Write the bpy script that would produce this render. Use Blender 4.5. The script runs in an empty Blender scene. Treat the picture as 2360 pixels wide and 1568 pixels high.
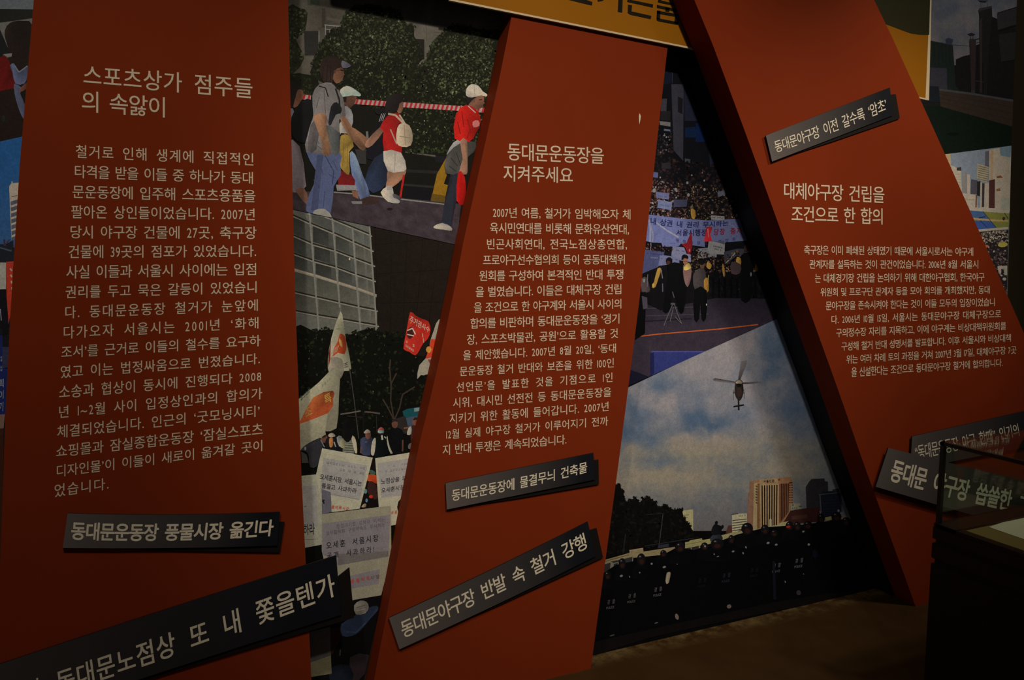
import bpy, bmesh, math, random
from mathutils import Vector, Matrix, noise
from mathutils.geometry import tessellate_polygon

# ------------------------------------------------------------------ camera
S = bpy.context.scene
COL = S.collection
W, H = 2360, 1568
FPX = 1836.0                       # focal length in pixels of the 2360 px wide frame
EYE = Vector((0.0, -2.541, 1.55))
PITCH = math.atan(204 / FPX)
YAW = math.radians(24.15)
cam_data = bpy.data.cameras.new('camera')
cam_data.sensor_width = 36.0
cam_data.lens = FPX / W * 36.0
cam_data.clip_start = 0.05
cam = bpy.data.objects.new('camera', cam_data)
COL.objects.link(cam)
cam.location = EYE
cam.rotation_euler = (math.pi / 2 - PITCH, 0, -YAW)
S.camera = cam
FW = Vector((math.sin(YAW) * math.cos(PITCH), math.cos(YAW) * math.cos(PITCH), -math.sin(PITCH)))
RT = Vector((math.cos(YAW), -math.sin(YAW), 0))
UP = RT.cross(FW)

# ------------------------------------------------------------------ world, lamps, exposure
S.view_settings.view_transform = 'Standard'
S.view_settings.look = 'None'
S.view_settings.exposure = 0.0
S.view_settings.gamma = 1.0
S.view_settings.use_curve_mapping = False
world = bpy.data.worlds.new('dim_hall')
S.world = world
world.use_nodes = True
bg = world.node_tree.nodes['Background']
bg.inputs[0].default_value = (1.0, 0.90, 0.78, 1)
bg.inputs[1].default_value = 0.025

def spot(name, loc, aim, power, size, blend, color, radius):
    d = bpy.data.lights.new(name, 'SPOT')
    d.energy = power
    d.color = color
    d.spot_size = math.radians(size)
    d.spot_blend = blend
    d.shadow_soft_size = radius
    o = bpy.data.objects.new(name, d)
    COL.objects.link(o)
    o.location = loc
    o.rotation_euler = (Vector(aim) - Vector(loc)).to_track_quat('-Z', 'Y').to_euler()
    return o

WARM = (1.0, 0.80, 0.56)
spot('spot_light', (3.0, -1.5, 3.3), (2.6, -0.1, 0.95), 93, 69, 1.0, WARM, 0.10)
spot('spot_light', (1.0, -3.1, 4.35), (1.38, -0.1, 1.44), 372, 40.5, 1.0, WARM, 0.08)
spot('spot_light', (-0.4, -1.8, 3.49), (0.32, -0.1, 0.30), 98, 78, 1.0, WARM, 0.08)
spot('spot_light', (3.4, -2.27, 3.8), (3.04, -0.1, 2.0), 62, 63, 1.0, WARM, 0.08)  # extra spot added to brighten the right end of the wall

# ------------------------------------------------------------------ helpers
def P3(px, py, y):
    """the place, on the upright plane at depth y, that stands behind a spot of the frame"""
    r = FW * FPX + RT * (px - W / 2) - UP * (py - H / 2)
    return EYE + r * ((y - EYE.y) / r.y)

def lin(c):
    return tuple((v / 255 / 12.92) if v / 255 <= 0.04045 else ((v / 255 + 0.055) / 1.055) ** 2.4 for v in c)

def tag(o, label=None, cat=None, group=None, kind=None):
    if label: o['label'] = label
    if cat: o['category'] = cat
    if group: o['group'] = group
    if kind: o['kind'] = kind
    return o

def empty(name, loc, label, cat, group=None):
    o = bpy.data.objects.new(name, None)
    o.empty_display_size = 0.1
    COL.objects.link(o)
    o.location = loc
    return tag(o, label, cat, group)

def link(name, me, parent=None, mat=None):
    o = bpy.data.objects.new(name, me)
    COL.objects.link(o)
    if mat: me.materials.append(mat)
    if parent:
        o.parent = parent
        o.matrix_parent_inverse = parent_inv(parent)
    return o

def parent_inv(p):
    return Matrix.Translation(-Vector(p.location))

def bm_obj(name, bm, mat, parent=None, smooth=False):
    me = bpy.data.meshes.new(name)
    bm.to_mesh(me); bm.free()
    if smooth:
        for p in me.polygons: p.use_smooth = True
    return link(name, me, parent, mat)

def new_mat(name, base, rough=0.6, spec=0.3, noise_amt=0.0, noise_scale=40, bump=0.0):
    m = bpy.data.materials.new(name); m.use_nodes = True
    nt = m.node_tree; b = nt.nodes['Principled BSDF']
    b.inputs['Base Color'].default_value = (*base, 1)
    b.inputs['Roughness'].default_value = rough
    b.inputs['Specular IOR Level'].default_value = spec
    if noise_amt or bump:
        tc = nt.nodes.new('ShaderNodeTexCoord')
        n = nt.nodes.new('ShaderNodeTexNoise')
        n.inputs['Scale'].default_value = noise_scale
        n.inputs['Detail'].default_value = 5
        nt.links.new(tc.outputs['Object'], n.inputs['Vector'])
        if noise_amt:
            mx = nt.nodes.new('ShaderNodeMix'); mx.data_type = 'RGBA'
            lo = tuple(max(0, v * (1 - noise_amt)) for v in base); hi = tuple(v * (1 + noise_amt) for v in base)
            mx.inputs['A'].default_value = (*lo, 1); mx.inputs['B'].default_value = (*hi, 1)
            nt.links.new(n.outputs['Fac'], mx.inputs['Factor'])
            nt.links.new(mx.outputs['Result'], b.inputs['Base Color'])
        if bump:
            bp = nt.nodes.new('ShaderNodeBump'); bp.inputs['Strength'].default_value = bump
            bp.inputs['Distance'].default_value = 0.002
            nt.links.new(n.outputs['Fac'], bp.inputs['Height'])
            nt.links.new(bp.outputs['Normal'], b.inputs['Normal'])
    return m

def ink_mat():
    """printed sheet: each area has the colour of its ink, with a fine printing grain"""
    m = bpy.data.materials.new('printed_ink'); m.use_nodes = True
    nt = m.node_tree; b = nt.nodes['Principled BSDF']
    a = nt.nodes.new('ShaderNodeAttribute'); a.attribute_name = 'ink'
    tc = nt.nodes.new('ShaderNodeTexCoord')
    n = nt.nodes.new('ShaderNodeTexNoise'); n.inputs['Scale'].default_value = 190; n.inputs['Detail'].default_value = 3
    mr = nt.nodes.new('ShaderNodeMapRange')
    mr.inputs['From Min'].default_value = 0.3; mr.inputs['From Max'].default_value = 0.7
    mr.inputs['To Min'].default_value = 0.86; mr.inputs['To Max'].default_value = 1.14
    mx = nt.nodes.new('ShaderNodeMix'); mx.data_type = 'RGBA'; mx.blend_type = 'MULTIPLY'
    mx.inputs['Factor'].default_value = 1.0
    nt.links.new(tc.outputs['Object'], n.inputs['Vector'])
    nt.links.new(n.outputs['Fac'], mr.inputs['Value'])
    nt.links.new(a.outputs['Color'], mx.inputs['A'])
    n2 = nt.nodes.new('ShaderNodeTexNoise'); n2.inputs['Scale'].default_value = 38; n2.inputs['Detail'].default_value = 4
    m2 = nt.nodes.new('ShaderNodeMapRange')
    m2.inputs['From Min'].default_value = 0.3; m2.inputs['From Max'].default_value = 0.7
    m2.inputs['To Min'].default_value = 0.91; m2.inputs['To Max'].default_value = 1.09
    nt.links.new(tc.outputs['Object'], n2.inputs['Vector']); nt.links.new(n2.outputs['Fac'], m2.inputs['Value'])
    mu = nt.nodes.new('ShaderNodeMath'); mu.operation = 'MULTIPLY'
    nt.links.new(mr.outputs['Result'], mu.inputs[0]); nt.links.new(m2.outputs['Result'], mu.inputs[1])
    nt.links.new(mu.outputs[0], mx.inputs['B'])
    nt.links.new(mx.outputs['Result'], b.inputs['Base Color'])
    b.inputs['Roughness'].default_value = 0.5
    b.inputs['Specular IOR Level'].default_value = 0.15
    return m

M_RED = new_mat('red_painted_board', (0.235, 0.034, 0.0095), 0.65, 0.06, 0.06, 6, 0.05)
M_TEXT = new_mat('cream_vinyl_lettering', (0.80, 0.745, 0.66), 0.6, 0.2)
M_TEXT2 = new_mat('pale_printed_lettering', (0.88, 0.87, 0.80), 0.6, 0.2)
M_BLACK = new_mat('plain_black', (0.006, 0.005, 0.0045), 0.55, 0.25)
M_WALL = new_mat('dark_hall_paint', (0.030, 0.026, 0.015), 0.8, 0.2, 0.15, 8)
M_INK = ink_mat()

# ---- extruded outlines, given as frame spots on the plane they stand in
def slab(name, pts, y_front, y_back, mat, parent=None, world_pts=None, back_mat=None):
    P = world_pts or [P3(x, y, y_front) for x, y in pts]
    bm = bmesh.new()
    f = [bm.verts.new(p) for p in P]
    b = [bm.verts.new((p.x, y_back, p.z)) for p in P]
    n = len(P)
    bm.faces.new(f); bm.faces.new(b[::-1])
    for i in range(n):
        bm.faces.new((f[(i + 1) % n], f[i], b[i], b[(i + 1) % n]))
    bmesh.ops.recalc_face_normals(bm, faces=bm.faces)
    return bm_obj(name, bm, mat, parent)

def box(name, lo, hi, mat, parent=None, bevel=0.0):
    bm = bmesh.new()
    bmesh.ops.create_cube(bm, size=1)
    for v in bm.verts:
        for i in range(3):
            v.co[i] = lo[i] + (v.co[i] + 0.5) * (hi[i] - lo[i])
    if bevel:
        bmesh.ops.bevel(bm, geom=bm.edges[:] , offset=bevel, segments=2, affect='EDGES')
    return bm_obj(name, bm, mat, parent)

# ---- lettering
_glyph = {}
_type = []
def prefetch(chars):
    """outlines of all letters a text needs, one letter to a line of one text curve"""
    need = sorted({c for c in chars if c != ' ' and c not in _glyph})
    if not need: return
    if not _type:
        c = bpy.data.curves.new('glyphs', 'FONT'); c.size = 1; c.resolution_u = 3; c.space_line = 2.0
        sc = bpy.data.scenes.new('glyphs')
        o = bpy.data.objects.new('glyphs', c); sc.collection.objects.link(o)
        _type.extend((c, o, sc))
    c, o, sc = _type
    c.body = '\n'.join(need)
    sc.view_layers[0].update()
    ev = o.evaluated_get(sc.view_layers[0].depsgraph)
    me = ev.to_mesh()
    co = [(v.co.x, v.co.y) for v in me.vertices]
    row = {}
    for i, (x, y) in enumerate(co): row.setdefault(round((0.37 - y) / 2.0), []).append(i)
    faces = {}
    for p in me.polygons: faces.setdefault(round((0.37 - co[p.vertices[0]][1]) / 2.0), []).append(tuple(p.vertices))
    for k, ch in enumerate(need):
        idx = row.get(k, [])
        mp = {i: n for n, i in enumerate(idx)}
        _glyph[ch] = ([(co[i][0], co[i][1] + 2.0 * k) for i in idx], [tuple(mp[v] for v in f) for f in faces.get(k, [])])
    ev.to_mesh_clear()

def type_cleanup():
    c, o, sc = _type
    bpy.data.objects.remove(o); bpy.data.curves.remove(c); bpy.data.scenes.remove(sc)

def glyph(ch):
    if ch not in _glyph: prefetch(ch)
    return _glyph[ch]

def is_hangul(ch): return '\uac00' <= ch <= '\ud7a3'

def text_line(bm, text, quad, y, wf=0.80, bold=0.0, bend=0.0, bend_top=None, space=0.38, serif=False, lean=0.0, digit=0.74):
    """quad = bottom-left, bottom-right, top-right, top-left (frame spots) of the line's letter box;
    wf = letter width over letter height; what is left of the length goes between the letters"""
    (blx, bly), (brx, bry), (trx, try_), (tlx, tly) = quad
    if bend_top is None: bend_top = bend
    hgt = (math.hypot(tlx - blx, tly - bly) + math.hypot(trx - brx, try_ - bry)) / 2
    length = math.hypot(brx - blx, bry - bly)
    L = length / hgt                                  # line length in letter heights
    items = []
    for ch in text:
        if ch == ' ':
            items.append((ch, None, space * wf)); continue
        vs, fs = glyph(ch)
        x0 = min(v[0] for v in vs); x1 = max(v[0] for v in vs)
        if is_hangul(ch):
            a, b = 0.035, 0.885
            items.append((ch, (vs, fs, a, wf / (b - a)), wf))
        else:
            k = wf / 0.85 * (digit if ch.isdigit() else 0.9)
            items.append((ch, (vs, fs, x0 - 0.03, k), (x1 - x0 + 0.06) * k))
    tot = sum(i[2] for i in items)
    gaps = sum(2.2 if i[0] == ' ' else 1.0 for i in items[:-1])
    if tot > L * 0.97:                                 # letters set too wide for the line: narrow them
        q = L * 0.97 / tot
        items = [(ch, g and (g[0], g[1], g[2], g[3] * q), adv * q) for ch, g, adv in items]
        tot *= q
    extra = (L - tot) / max(gaps, 1)
    xpos = 0.0
    v_lo, v_hi = -0.07, 0.825
    # bold letters: the same letter laid down several times, each a hair aside of the last
    n = 0 if bold <= 0 else 4 if bold < 0.01 else 8
    strokes = [(0.0, 0.0)] + [(bold * math.cos(a), bold * math.sin(a)) for a in (2 * math.pi * (i + 0.5) / n for i in range(n))]
    for ch, g, adv in items:
        if g:
            vs, fs, a, k = g
            for lay, (ox, oy) in enumerate(strokes):
                out = []
                for vx, vy in vs:
                    u = (xpos + (vx + ox - a) * k) / L
                    t = (vy + oy - v_lo) / (v_hi - v_lo)
                    q = 4 * u * (1 - u)
                    bx = blx + (brx - blx) * u; by = bly + (bry - bly) * u + bend * q
                    tx = tlx + (trx - tlx) * u; ty = tly + (try_ - tly) * u + bend_top * q
                    out.append(bm.verts.new(P3(bx + (tx - bx) * t, by + (ty - by) * t, y - lay * 4e-6)))
                for f in fs:
                    try: bm.faces.new([out[i] for i in f])
                    except ValueError: pass
        xpos += adv + extra * (2.2 if ch == ' ' else 1.0)

def lettering(name, lines, y, mat, parent, **kw):
    bm = bmesh.new()
    prefetch(''.join(ln[0] for ln in lines))
    for ln in lines:
        opt = dict(kw)
        if len(ln) > 2: opt.update(ln[2])
        text_line(bm, ln[0], ln[1], y, **opt)
    for f in bm.faces:
        f.normal_update()
        if f.normal.y > 0: f.normal_flip()
    return bm_obj(name, bm, mat, parent)

def LQ(x0, x1, bl, br, tl, tr):
    return ((x0, bl), (x1, br), (x1, tr), (x0, tl))

# ================================================================== the setting
T1, T2, T3 = 0.115, 0.085, 0.21          # how far each red panel stands off the wall
Y_CASE = -0.714

def plain(name, verts, mat):
    me = bpy.data.meshes.new(name)
    me.from_pydata(verts, [], [tuple(range(len(verts)))])
    o = link(name, me, None, mat)
    return tag(o, kind='structure')

def floor_mat():
    m = bpy.data.materials.new('worn_brown_floor'); m.use_nodes = True
    nt = m.node_tree; b = nt.nodes['Principled BSDF']
    tc = nt.nodes.new('ShaderNodeTexCoord')
    def nz(scale, detail, rough=0.6):
        n = nt.nodes.new('ShaderNodeTexNoise')
        n.inputs['Scale'].default_value = scale; n.inputs['Detail'].default_value = detail
        n.inputs['Roughness'].default_value = rough
        nt.links.new(tc.outputs['Object'], n.inputs['Vector']); return n
    r1 = nt.nodes.new('ShaderNodeValToRGB')
    r1.color_ramp.elements[0].position = 0.3; r1.color_ramp.elements[0].color = (0.034, 0.017, 0.0052, 1)
    r1.color_ramp.elements[1].position = 0.7; r1.color_ramp.elements[1].color = (0.050, 0.026, 0.0085, 1)
    nt.links.new(nz(5, 6).outputs['Fac'], r1.inputs['Fac'])
    # pale dust swept up against the foot of the wall
    sep = nt.nodes.new('ShaderNodeSeparateXYZ'); nt.links.new(tc.outputs['Object'], sep.inputs[0])
    near = nt.nodes.new('ShaderNodeMapRange')
    near.inputs['From Min'].default_value = -0.10; near.inputs['From Max'].default_value = 0.0
    nt.links.new(sep.outputs['Y'], near.inputs['Value'])
    patch = nt.nodes.new('ShaderNodeMapRange')
    patch.inputs['From Min'].default_value = 0.42; patch.inputs['From Max'].default_value = 0.72
    nt.links.new(nz(14, 8, 0.7).outputs['Fac'], patch.inputs['Value'])
    mu = nt.nodes.new('ShaderNodeMath'); mu.operation = 'MULTIPLY'
    nt.links.new(near.outputs['Result'], mu.inputs[0]); nt.links.new(patch.outputs['Result'], mu.inputs[1])
    sp = nt.nodes.new('ShaderNodeMapRange')                                  # stray specks
    sp.inputs['From Min'].default_value = 0.72; sp.inputs['From Max'].default_value = 0.8
    sp.inputs['To Max'].default_value = 0.2
    nt.links.new(nz(60, 2).outputs['Fac'], sp.inputs['Value'])
    ad = nt.nodes.new('ShaderNodeMath'); ad.operation = 'MAXIMUM'
    nt.links.new(mu.outputs[0], ad.inputs[0]); nt.links.new(sp.outputs['Result'], ad.inputs[1])
    mx = nt.nodes.new('ShaderNodeMix'); mx.data_type = 'RGBA'
    nt.links.new(ad.outputs[0], mx.inputs['Factor'])
    nt.links.new(r1.outputs['Color'], mx.inputs['A'])
    mx.inputs['B'].default_value = (0.20, 0.155, 0.075, 1)
    nt.links.new(mx.outputs['Result'], b.inputs['Base Color'])
    b.inputs['Roughness'].default_value = 0.55
    b.inputs['Specular IOR Level'].default_value = 0.2
    return m

plain('floor', [(-3, -5, 0), (6.5, -5, 0), (6.5, 0.0, 0), (-3, 0.0, 0)], floor_mat())
plain('wall_back', [(-3, 0, 0), (6.5, 0, 0), (6.5, 0, 4.2), (-3, 0, 4.2)], M_WALL)

# ================================================================== red panels
def to_floor(a, b, y, z=0.0):
    A, B = P3(*a, y), P3(*b, y)
    t = (z - A.z) / (B.z - A.z)
    return A + (B - A) * t

def along(pts, n):
    d = [0.0]
    for a, b in zip(pts[:-1], pts[1:]): d.append(d[-1] + (b - a).length)
    out = []
    for i in range(n + 1):
        s = d[-1] * i / n; k = 0
        while k < len(pts) - 2 and d[k + 1] < s: k += 1
        out.append(pts[k] + (pts[k + 1] - pts[k]) * ((s - d[k]) / (d[k + 1] - d[k])))
    return out

def strip_slab(name, left, right, y_front, y_back, mat, parent, n=18):
    L, R = along(left, n), along(right, n)
    bm = bmesh.new()
    rows = [[bm.verts.new((p.x, y, p.z)) for p, y in ((l, y_front), (r, y_front), (r, y_back), (l, y_back))] for l, r in zip(L, R)]
    for a, b in zip(rows[:-1], rows[1:]):
        for k in range(4): bm.faces.new((a[k], b[k], b[(k + 1) % 4], a[(k + 1) % 4]))
    bm.faces.new(rows[0]); bm.faces.new(rows[-1][::-1])
    bmesh.ops.recalc_face_normals(bm, faces=bm.faces)
    return bm_obj(name, bm, mat, parent)

def red_panel(t, left, right, base, label, y_base=-0.006):
    """left / right: the panel's long edges from the top down"""
    root = empty('exhibit_panel', (base[0], -t, 0), label, 'panel', 'leaning red text panels')
    lp = [P3(*p, -t) for p in left[:-1]] + [to_floor(left[-2], left[-1], -t)]
    rp = [P3(*p, -t) for p in right[:-1]] + [to_floor(right[-2], right[-1], -t)]
    strip_slab('board', lp, rp, -t, y_base, M_RED, root)
    return root

p1 = red_panel(T1, [(92, -260), (78, 0), (47, 357), (25, 700), (12, 960), (2, 1264), (-8, 1500)],
               [(657, -260), (664, 0), (679, 640), (694, 1080), (718, 1568), (721, 1640)], (0.1,),
               'wide red panel headed 스포츠상가 점주들의 속앓이, beside the marchers photo')
p2 = red_panel(T2, [(1186, 2), (1182, 25), (1147, 200), (1122.5, 310), (1067.5, 560), (1043, 690), (1000, 885), (965, 1030), (862, 1568), (850, 1630)],
               [(1546, 52), (1540, 95), (1516, 310), (1474, 690), (1428, 1050), (1363, 1532), (1362, 1540)], (1.2,),
               'narrow red panel headed 동대문운동장을 지켜주세요, leaning to the right')
p3 = red_panel(T3, [(1510, -240), (1600, 0), (1641.5, 100), (1715.5, 299), (1799, 530), (1940, 922), (1987, 1060), (2111, 1400), (2116, 1411)],
               [(1895, -240), (2015, 0), (2043, 57), (2119, 225), (2177, 353), (2256, 532), (2360, 768), (2520, 1150), (2640, 1450)], (2.9,),
               'red panel headed 대체야구장 건립을 조건으로 한 합의, leaning to the left', y_base=-0.105)
lp = [(1655, 136), (1715.5, 299), (1799, 530), (1940, 922), (1987, 1060), (2111, 1400)]
rp = [(2137, 262), (2177, 353), (2256, 532), (2360, 768), (2520, 1150)]
LPw = [P3(*p, -T3) for p in lp] + [to_floor(lp[-1], (2116, 1411), -T3)]
RPw = [P3(*p, -T3) for p in rp] + [to_floor(rp[-1], (2640, 1450), -T3)]
strip_slab('rear_block', LPw, RPw, -0.105, -0.006, M_BLACK, p3)['label'] = 'black block behind the red board'  # black rear block makes the back of the panel's side dark

EPS = 0.0008
yt1, yt2, yt3 = -T1 - EPS, -T2 - EPS, -T3 - EPS
lettering('heading', [
    ('스포츠상가 점주들', LQ(192, 582.5, 195, 227, 149, 181), dict(wf=0.92)),
    ('의 속앓이', LQ(188, 384.5, 257, 271, 209, 225), dict(wf=0.92)),
], yt1, M_TEXT, p1, bold=0.006)
lettering('body_text', [
    ('철거로 인해 생계에 직접적인', LQ(174.5, 586, 363.5, 382, 334, 354)),
    ('타격을 받을 이들 중 하나가 동대', LQ(171, 585, 410, 424.5, 380, 397)),
    ('문운동장에 입주해 스포츠용품을', LQ(167, 589, 456.5, 466.5, 427, 438)),
    ('팔아온 상인들이었습니다. 2007년', LQ(164, 589, 503, 508, 473, 481)),
    ('당시 야구장 건물에 27곳, 축구장', LQ(161, 591, 549.5, 551, 520, 522.5)),
    ('건물에 39곳의 점포가 있었습니다.', LQ(157.5, 591, 595.5, 592, 565.5, 565.5)),
    ('사실 이들과 서울시 사이에는 입점', LQ(153, 593, 642.5, 634, 612, 607)),
    ('권리를 두고 묵은 갈등이 있었습니', LQ(151, 594, 688, 675, 659.5, 648.5)),
    ('다. 동대문운동장 철거가 눈앞에', LQ(149, 596, 734.5, 716.5, 706, 690)),
    ('다가오자 서울시는 2001년 ‘화해', LQ(145.5, 597.5, 781, 757, 752, 731)),
    ('조서’를 근거로 이들의 철수를 요구하', LQ(141, 600, 826, 798, 798, 772)),
    ('였고 이는 법정싸움으로 번졌습니다.', LQ(139, 599.5, 872.5, 839, 843.5, 814)),
    ('소송과 협상이 동시에 진행되다 2008', LQ(136, 602.5, 919.5, 879, 889, 855)),
    ('년 1~2월 사이 입정상인과의 합의가', LQ(134.5, 604, 964.5, 920, 936.5, 893.5)),
    ('체결되었습니다. 인근의 ‘굿모닝시티’', LQ(132, 599, 1010.5, 960, 981.5, 934)),
    ('쇼핑몰과 잠실종합운동장 ‘잠실스포츠', LQ(129, 606, 1055, 1003, 1027, 975)),
    ('디자인몰’이 이들이 새로이 옮겨갈 곳이', LQ(129, 607, 1100.5, 1039.5, 1073, 1014)),
    ('었습니다.', LQ(125, 251, 1147, 1128, 1117, 1101.5)),
], yt1, M_TEXT, p1, wf=0.93, bold=0.006, space=0.34)
lettering('heading', [
    ('동대문운동장을', LQ(1169.5, 1392, 369, 378, 329.5, 341)),
    ('지켜주세요', LQ(1160, 1320.5, 418, 422, 380, 386.5)),
], yt2, M_TEXT, p2, wf=0.83, bold=0.006)
lettering('body_text', [
    ('2007년 여름, 철거가 임박해오자 체', LQ(1135.75, 1454.5, 501.75, 506, 478, 483)),
    ('육시민연대를 비롯해 문화유산연대,', LQ(1129, 1450, 538, 540.5, 513, 517)),
    ('빈곤사회연대, 전국노점상총연합,', LQ(1121, 1445.5, 575, 575, 550.5, 551.5)),
    ('프로야구선수협의회 등이 공동대책위', LQ(1113, 1442, 611.5, 609, 587.5, 587)),
    ('원회를 구성하여 본격적인 반대 투쟁', LQ(1104.5, 1438, 648, 644, 624, 621)),
    ('을 벌였습니다. 이들은 대체구장 건립', LQ(1096, 1434, 685, 678, 661, 655)),
    ('을 조건으로 한 야구계와 서울시 사이의', LQ(1092, 1434, 721, 711, 697, 689)),
    ('합의를 비판하며 동대문운동장을 ‘경기', LQ(1084, 1429.5, 758, 745.5, 734, 723)),
    ('장, 스포츠박물관, 공원’으로 활용할 것', LQ(1076, 1425, 795, 779, 771.5, 757)),
    ('을 제안했습니다. 2007년 8월 20일, ‘동대', LQ(1067.5, 1421, 831, 812.5, 808, 792)),
    ('문운동장 철거 반대와 보존을 위한 100인', LQ(1059.5, 1416, 867.5, 847, 845.5, 825.5)),
    ('선언문’을 발표한 것을 기점으로 1인', LQ(1052, 1413, 904, 880.5, 882, 859)),
    ('시위, 대시민 선전전 등 동대문운동장을', LQ(1044, 1409, 941, 914, 917.5, 892.5)),
    ('지키기 위한 활동에 들어갑니다. 2007년', LQ(1036, 1404, 977.5, 947.5, 954, 926)),
    ('12월 실제 야구장 철거가 이루어지기 전까', LQ(1028, 1401, 1013, 981, 991, 960)),
    ('지 반대 투쟁은 계속되었습니다.', LQ(1020, 1306, 1050, 1024, 1026, 1002)),
], yt2, M_TEXT, p2, wf=0.84, bold=0.006, space=0.34)
lettering('heading', [
    ('대체야구장 건립을', LQ(1805.75, 2038.75, 458, 468, 420, 431)),
    ('조건으로 한 합의', LQ(1824, 2037, 511, 517.5, 474.5, 481)),
], yt3, M_TEXT, p3, wf=0.76, bold=0.006)
lettering('body_text', [
    ('축구장은 이미 폐쇄된 상태였기 때문에 서울시로서는 야구계', LQ(1853, 2244, 587, 590, 565.5, 571)),
    ('관계자를 설득하는 것이 관건이었습니다. 2006년 8월 서울시', LQ(1865.5, 2256, 619.5, 619, 599, 600)),
    ('는 대체경기장 건립을 논의하기 위해 대한야구협회, 한국야구', LQ(1878, 2269, 652, 648.5, 631, 629)),
    ('위원회 및 프로구단 관계자 등을 모아 회의를 개최했지만, 동대', LQ(1891, 2282, 683.5, 677, 664, 659)),
    ('문야구장을 존속시켜야 한다는 것이 이들 모두의 입장이었습니', LQ(1903, 2294, 715.5, 705.5, 695, 687)),
    ('다. 2006년 10월 15일, 서울시는 동대문야구장 대체구장으로', LQ(1915.5, 2307, 747, 733, 727.5, 714)),
    ('구의정수장 자리를 지목하고, 이에 야구계는 비상대책위원회를', LQ(1927, 2319, 777.5, 760.5, 757.5, 742)),
    ('구성해 철거 반대 성명서를 발표합니다. 이후 서울시와 비상대책', LQ(1939, 2331, 809, 787.5, 789, 770)),
    ('위는 여러 차례 토의 과정을 거쳐 2007년 3월 17일, 대체야구장 7곳', LQ(1950.5, 2342.5, 839, 815.5, 819, 797.5)),
    ('을 신설한다는 조건으로 동대문야구장 철거에 합의합니다.', LQ(1962, 2311, 869.5, 844.5, 847.5, 827)),
], yt3, M_TEXT, p3, wf=0.72, bold=0.006, space=0.34)

bm = bmesh.new()
bm.faces.new([bm.verts.new(P3(*q, yt2)) for q in ((1474.5, 261), (1477, 268), (1476, 276), (1473.5, 287), (1472.5, 276), (1472.5, 266))])
bm_obj('scuff_mark', bm, M_TEXT, p2)['label'] = 'pale scratch in the red paint'

# ================================================================== headline plaques
def plaque_mat():
    """the plaques are printed with an even blend from grey at the left end to navy black at the right end"""
    m = bpy.data.materials.new('grey_to_navy_print'); m.use_nodes = True
    nt = m.node_tree; b = nt.nodes['Principled BSDF']
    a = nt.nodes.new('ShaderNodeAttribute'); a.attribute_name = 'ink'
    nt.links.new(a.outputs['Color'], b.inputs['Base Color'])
    b.inputs['Roughness'].default_value = 0.5
    b.inputs['Specular IOR Level'].default_value = 0.2
    return m
M_PLAQUE = plaque_mat()
M_PLBACK = new_mat('navy_black_board', (0.010, 0.009, 0.011), 0.6, 0.2)

def curve_edge(a, b, n, bend):
    return [(a[0] + (b[0] - a[0]) * i / n, a[1] + (b[1] - a[1]) * i / n + bend * 4 * (i / n) * (1 - i / n)) for i in range(n + 1)]

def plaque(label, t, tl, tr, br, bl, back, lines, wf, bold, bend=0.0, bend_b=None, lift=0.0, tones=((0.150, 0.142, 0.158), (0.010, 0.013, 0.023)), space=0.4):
    yf = -t - 0.0115 - lift
    c = P3((tl[0] + br[0]) / 2, (tl[1] + br[1]) / 2, yf)
    root = empty('headline_plaque', c, label, 'plaque', 'dark headline plaques on the red panels')
    n = 14
    top = curve_edge(tl, tr, n, bend); bot = curve_edge(bl, br, n, bend if bend_b is None else bend_b)
    bm = bmesh.new(); ink = bm.loops.layers.float_color.new('ink')
    y2 = yf + 0.005
    F, B = [], []
    for (a, b) in zip(top, bot):
        pa, pb = P3(*a, yf), P3(*b, yf)
        F.append((bm.verts.new(pa), bm.verts.new(pb)))
        B.append((bm.verts.new((pa.x, y2, pa.z)), bm.verts.new((pb.x, y2, pb.z))))
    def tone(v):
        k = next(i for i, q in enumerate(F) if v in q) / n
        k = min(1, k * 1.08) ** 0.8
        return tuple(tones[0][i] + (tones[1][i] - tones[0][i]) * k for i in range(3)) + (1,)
    dark = (0.012, 0.010, 0.012, 1)
    for i in range(n):
        f = bm.faces.new((F[i][0], F[i][1], F[i + 1][1], F[i + 1][0]))
        for l in f.loops: l[ink] = tone(l.vert)
        for q in ((B[i][0], B[i + 1][0], B[i + 1][1], B[i][1]), (F[i][0], F[i + 1][0], B[i + 1][0], B[i][0]), (F[i][1], B[i][1], B[i + 1][1], F[i + 1][1])):
            f = bm.faces.new(q)
            for l in f.loops: l[ink] = dark
    for e, r in ((F[0], B[0]), (B[n], F[n])):
        f = bm.faces.new((e[0], r[0], r[1], e[1]))
        for l in f.loops: l[ink] = dark
    bmesh.ops.recalc_face_normals(bm, faces=bm.faces)
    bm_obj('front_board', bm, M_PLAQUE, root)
    if back:
        slab('back_board', back, -t - 0.0062 - lift, -t - 0.001 - lift, M_PLBACK, root)['label'] = 'navy black board tilted behind the front board'
    lettering('lettering', lines, yf - EPS, M_TEXT2, root, wf=wf, bold=bold, space=space)
    return root

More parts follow.
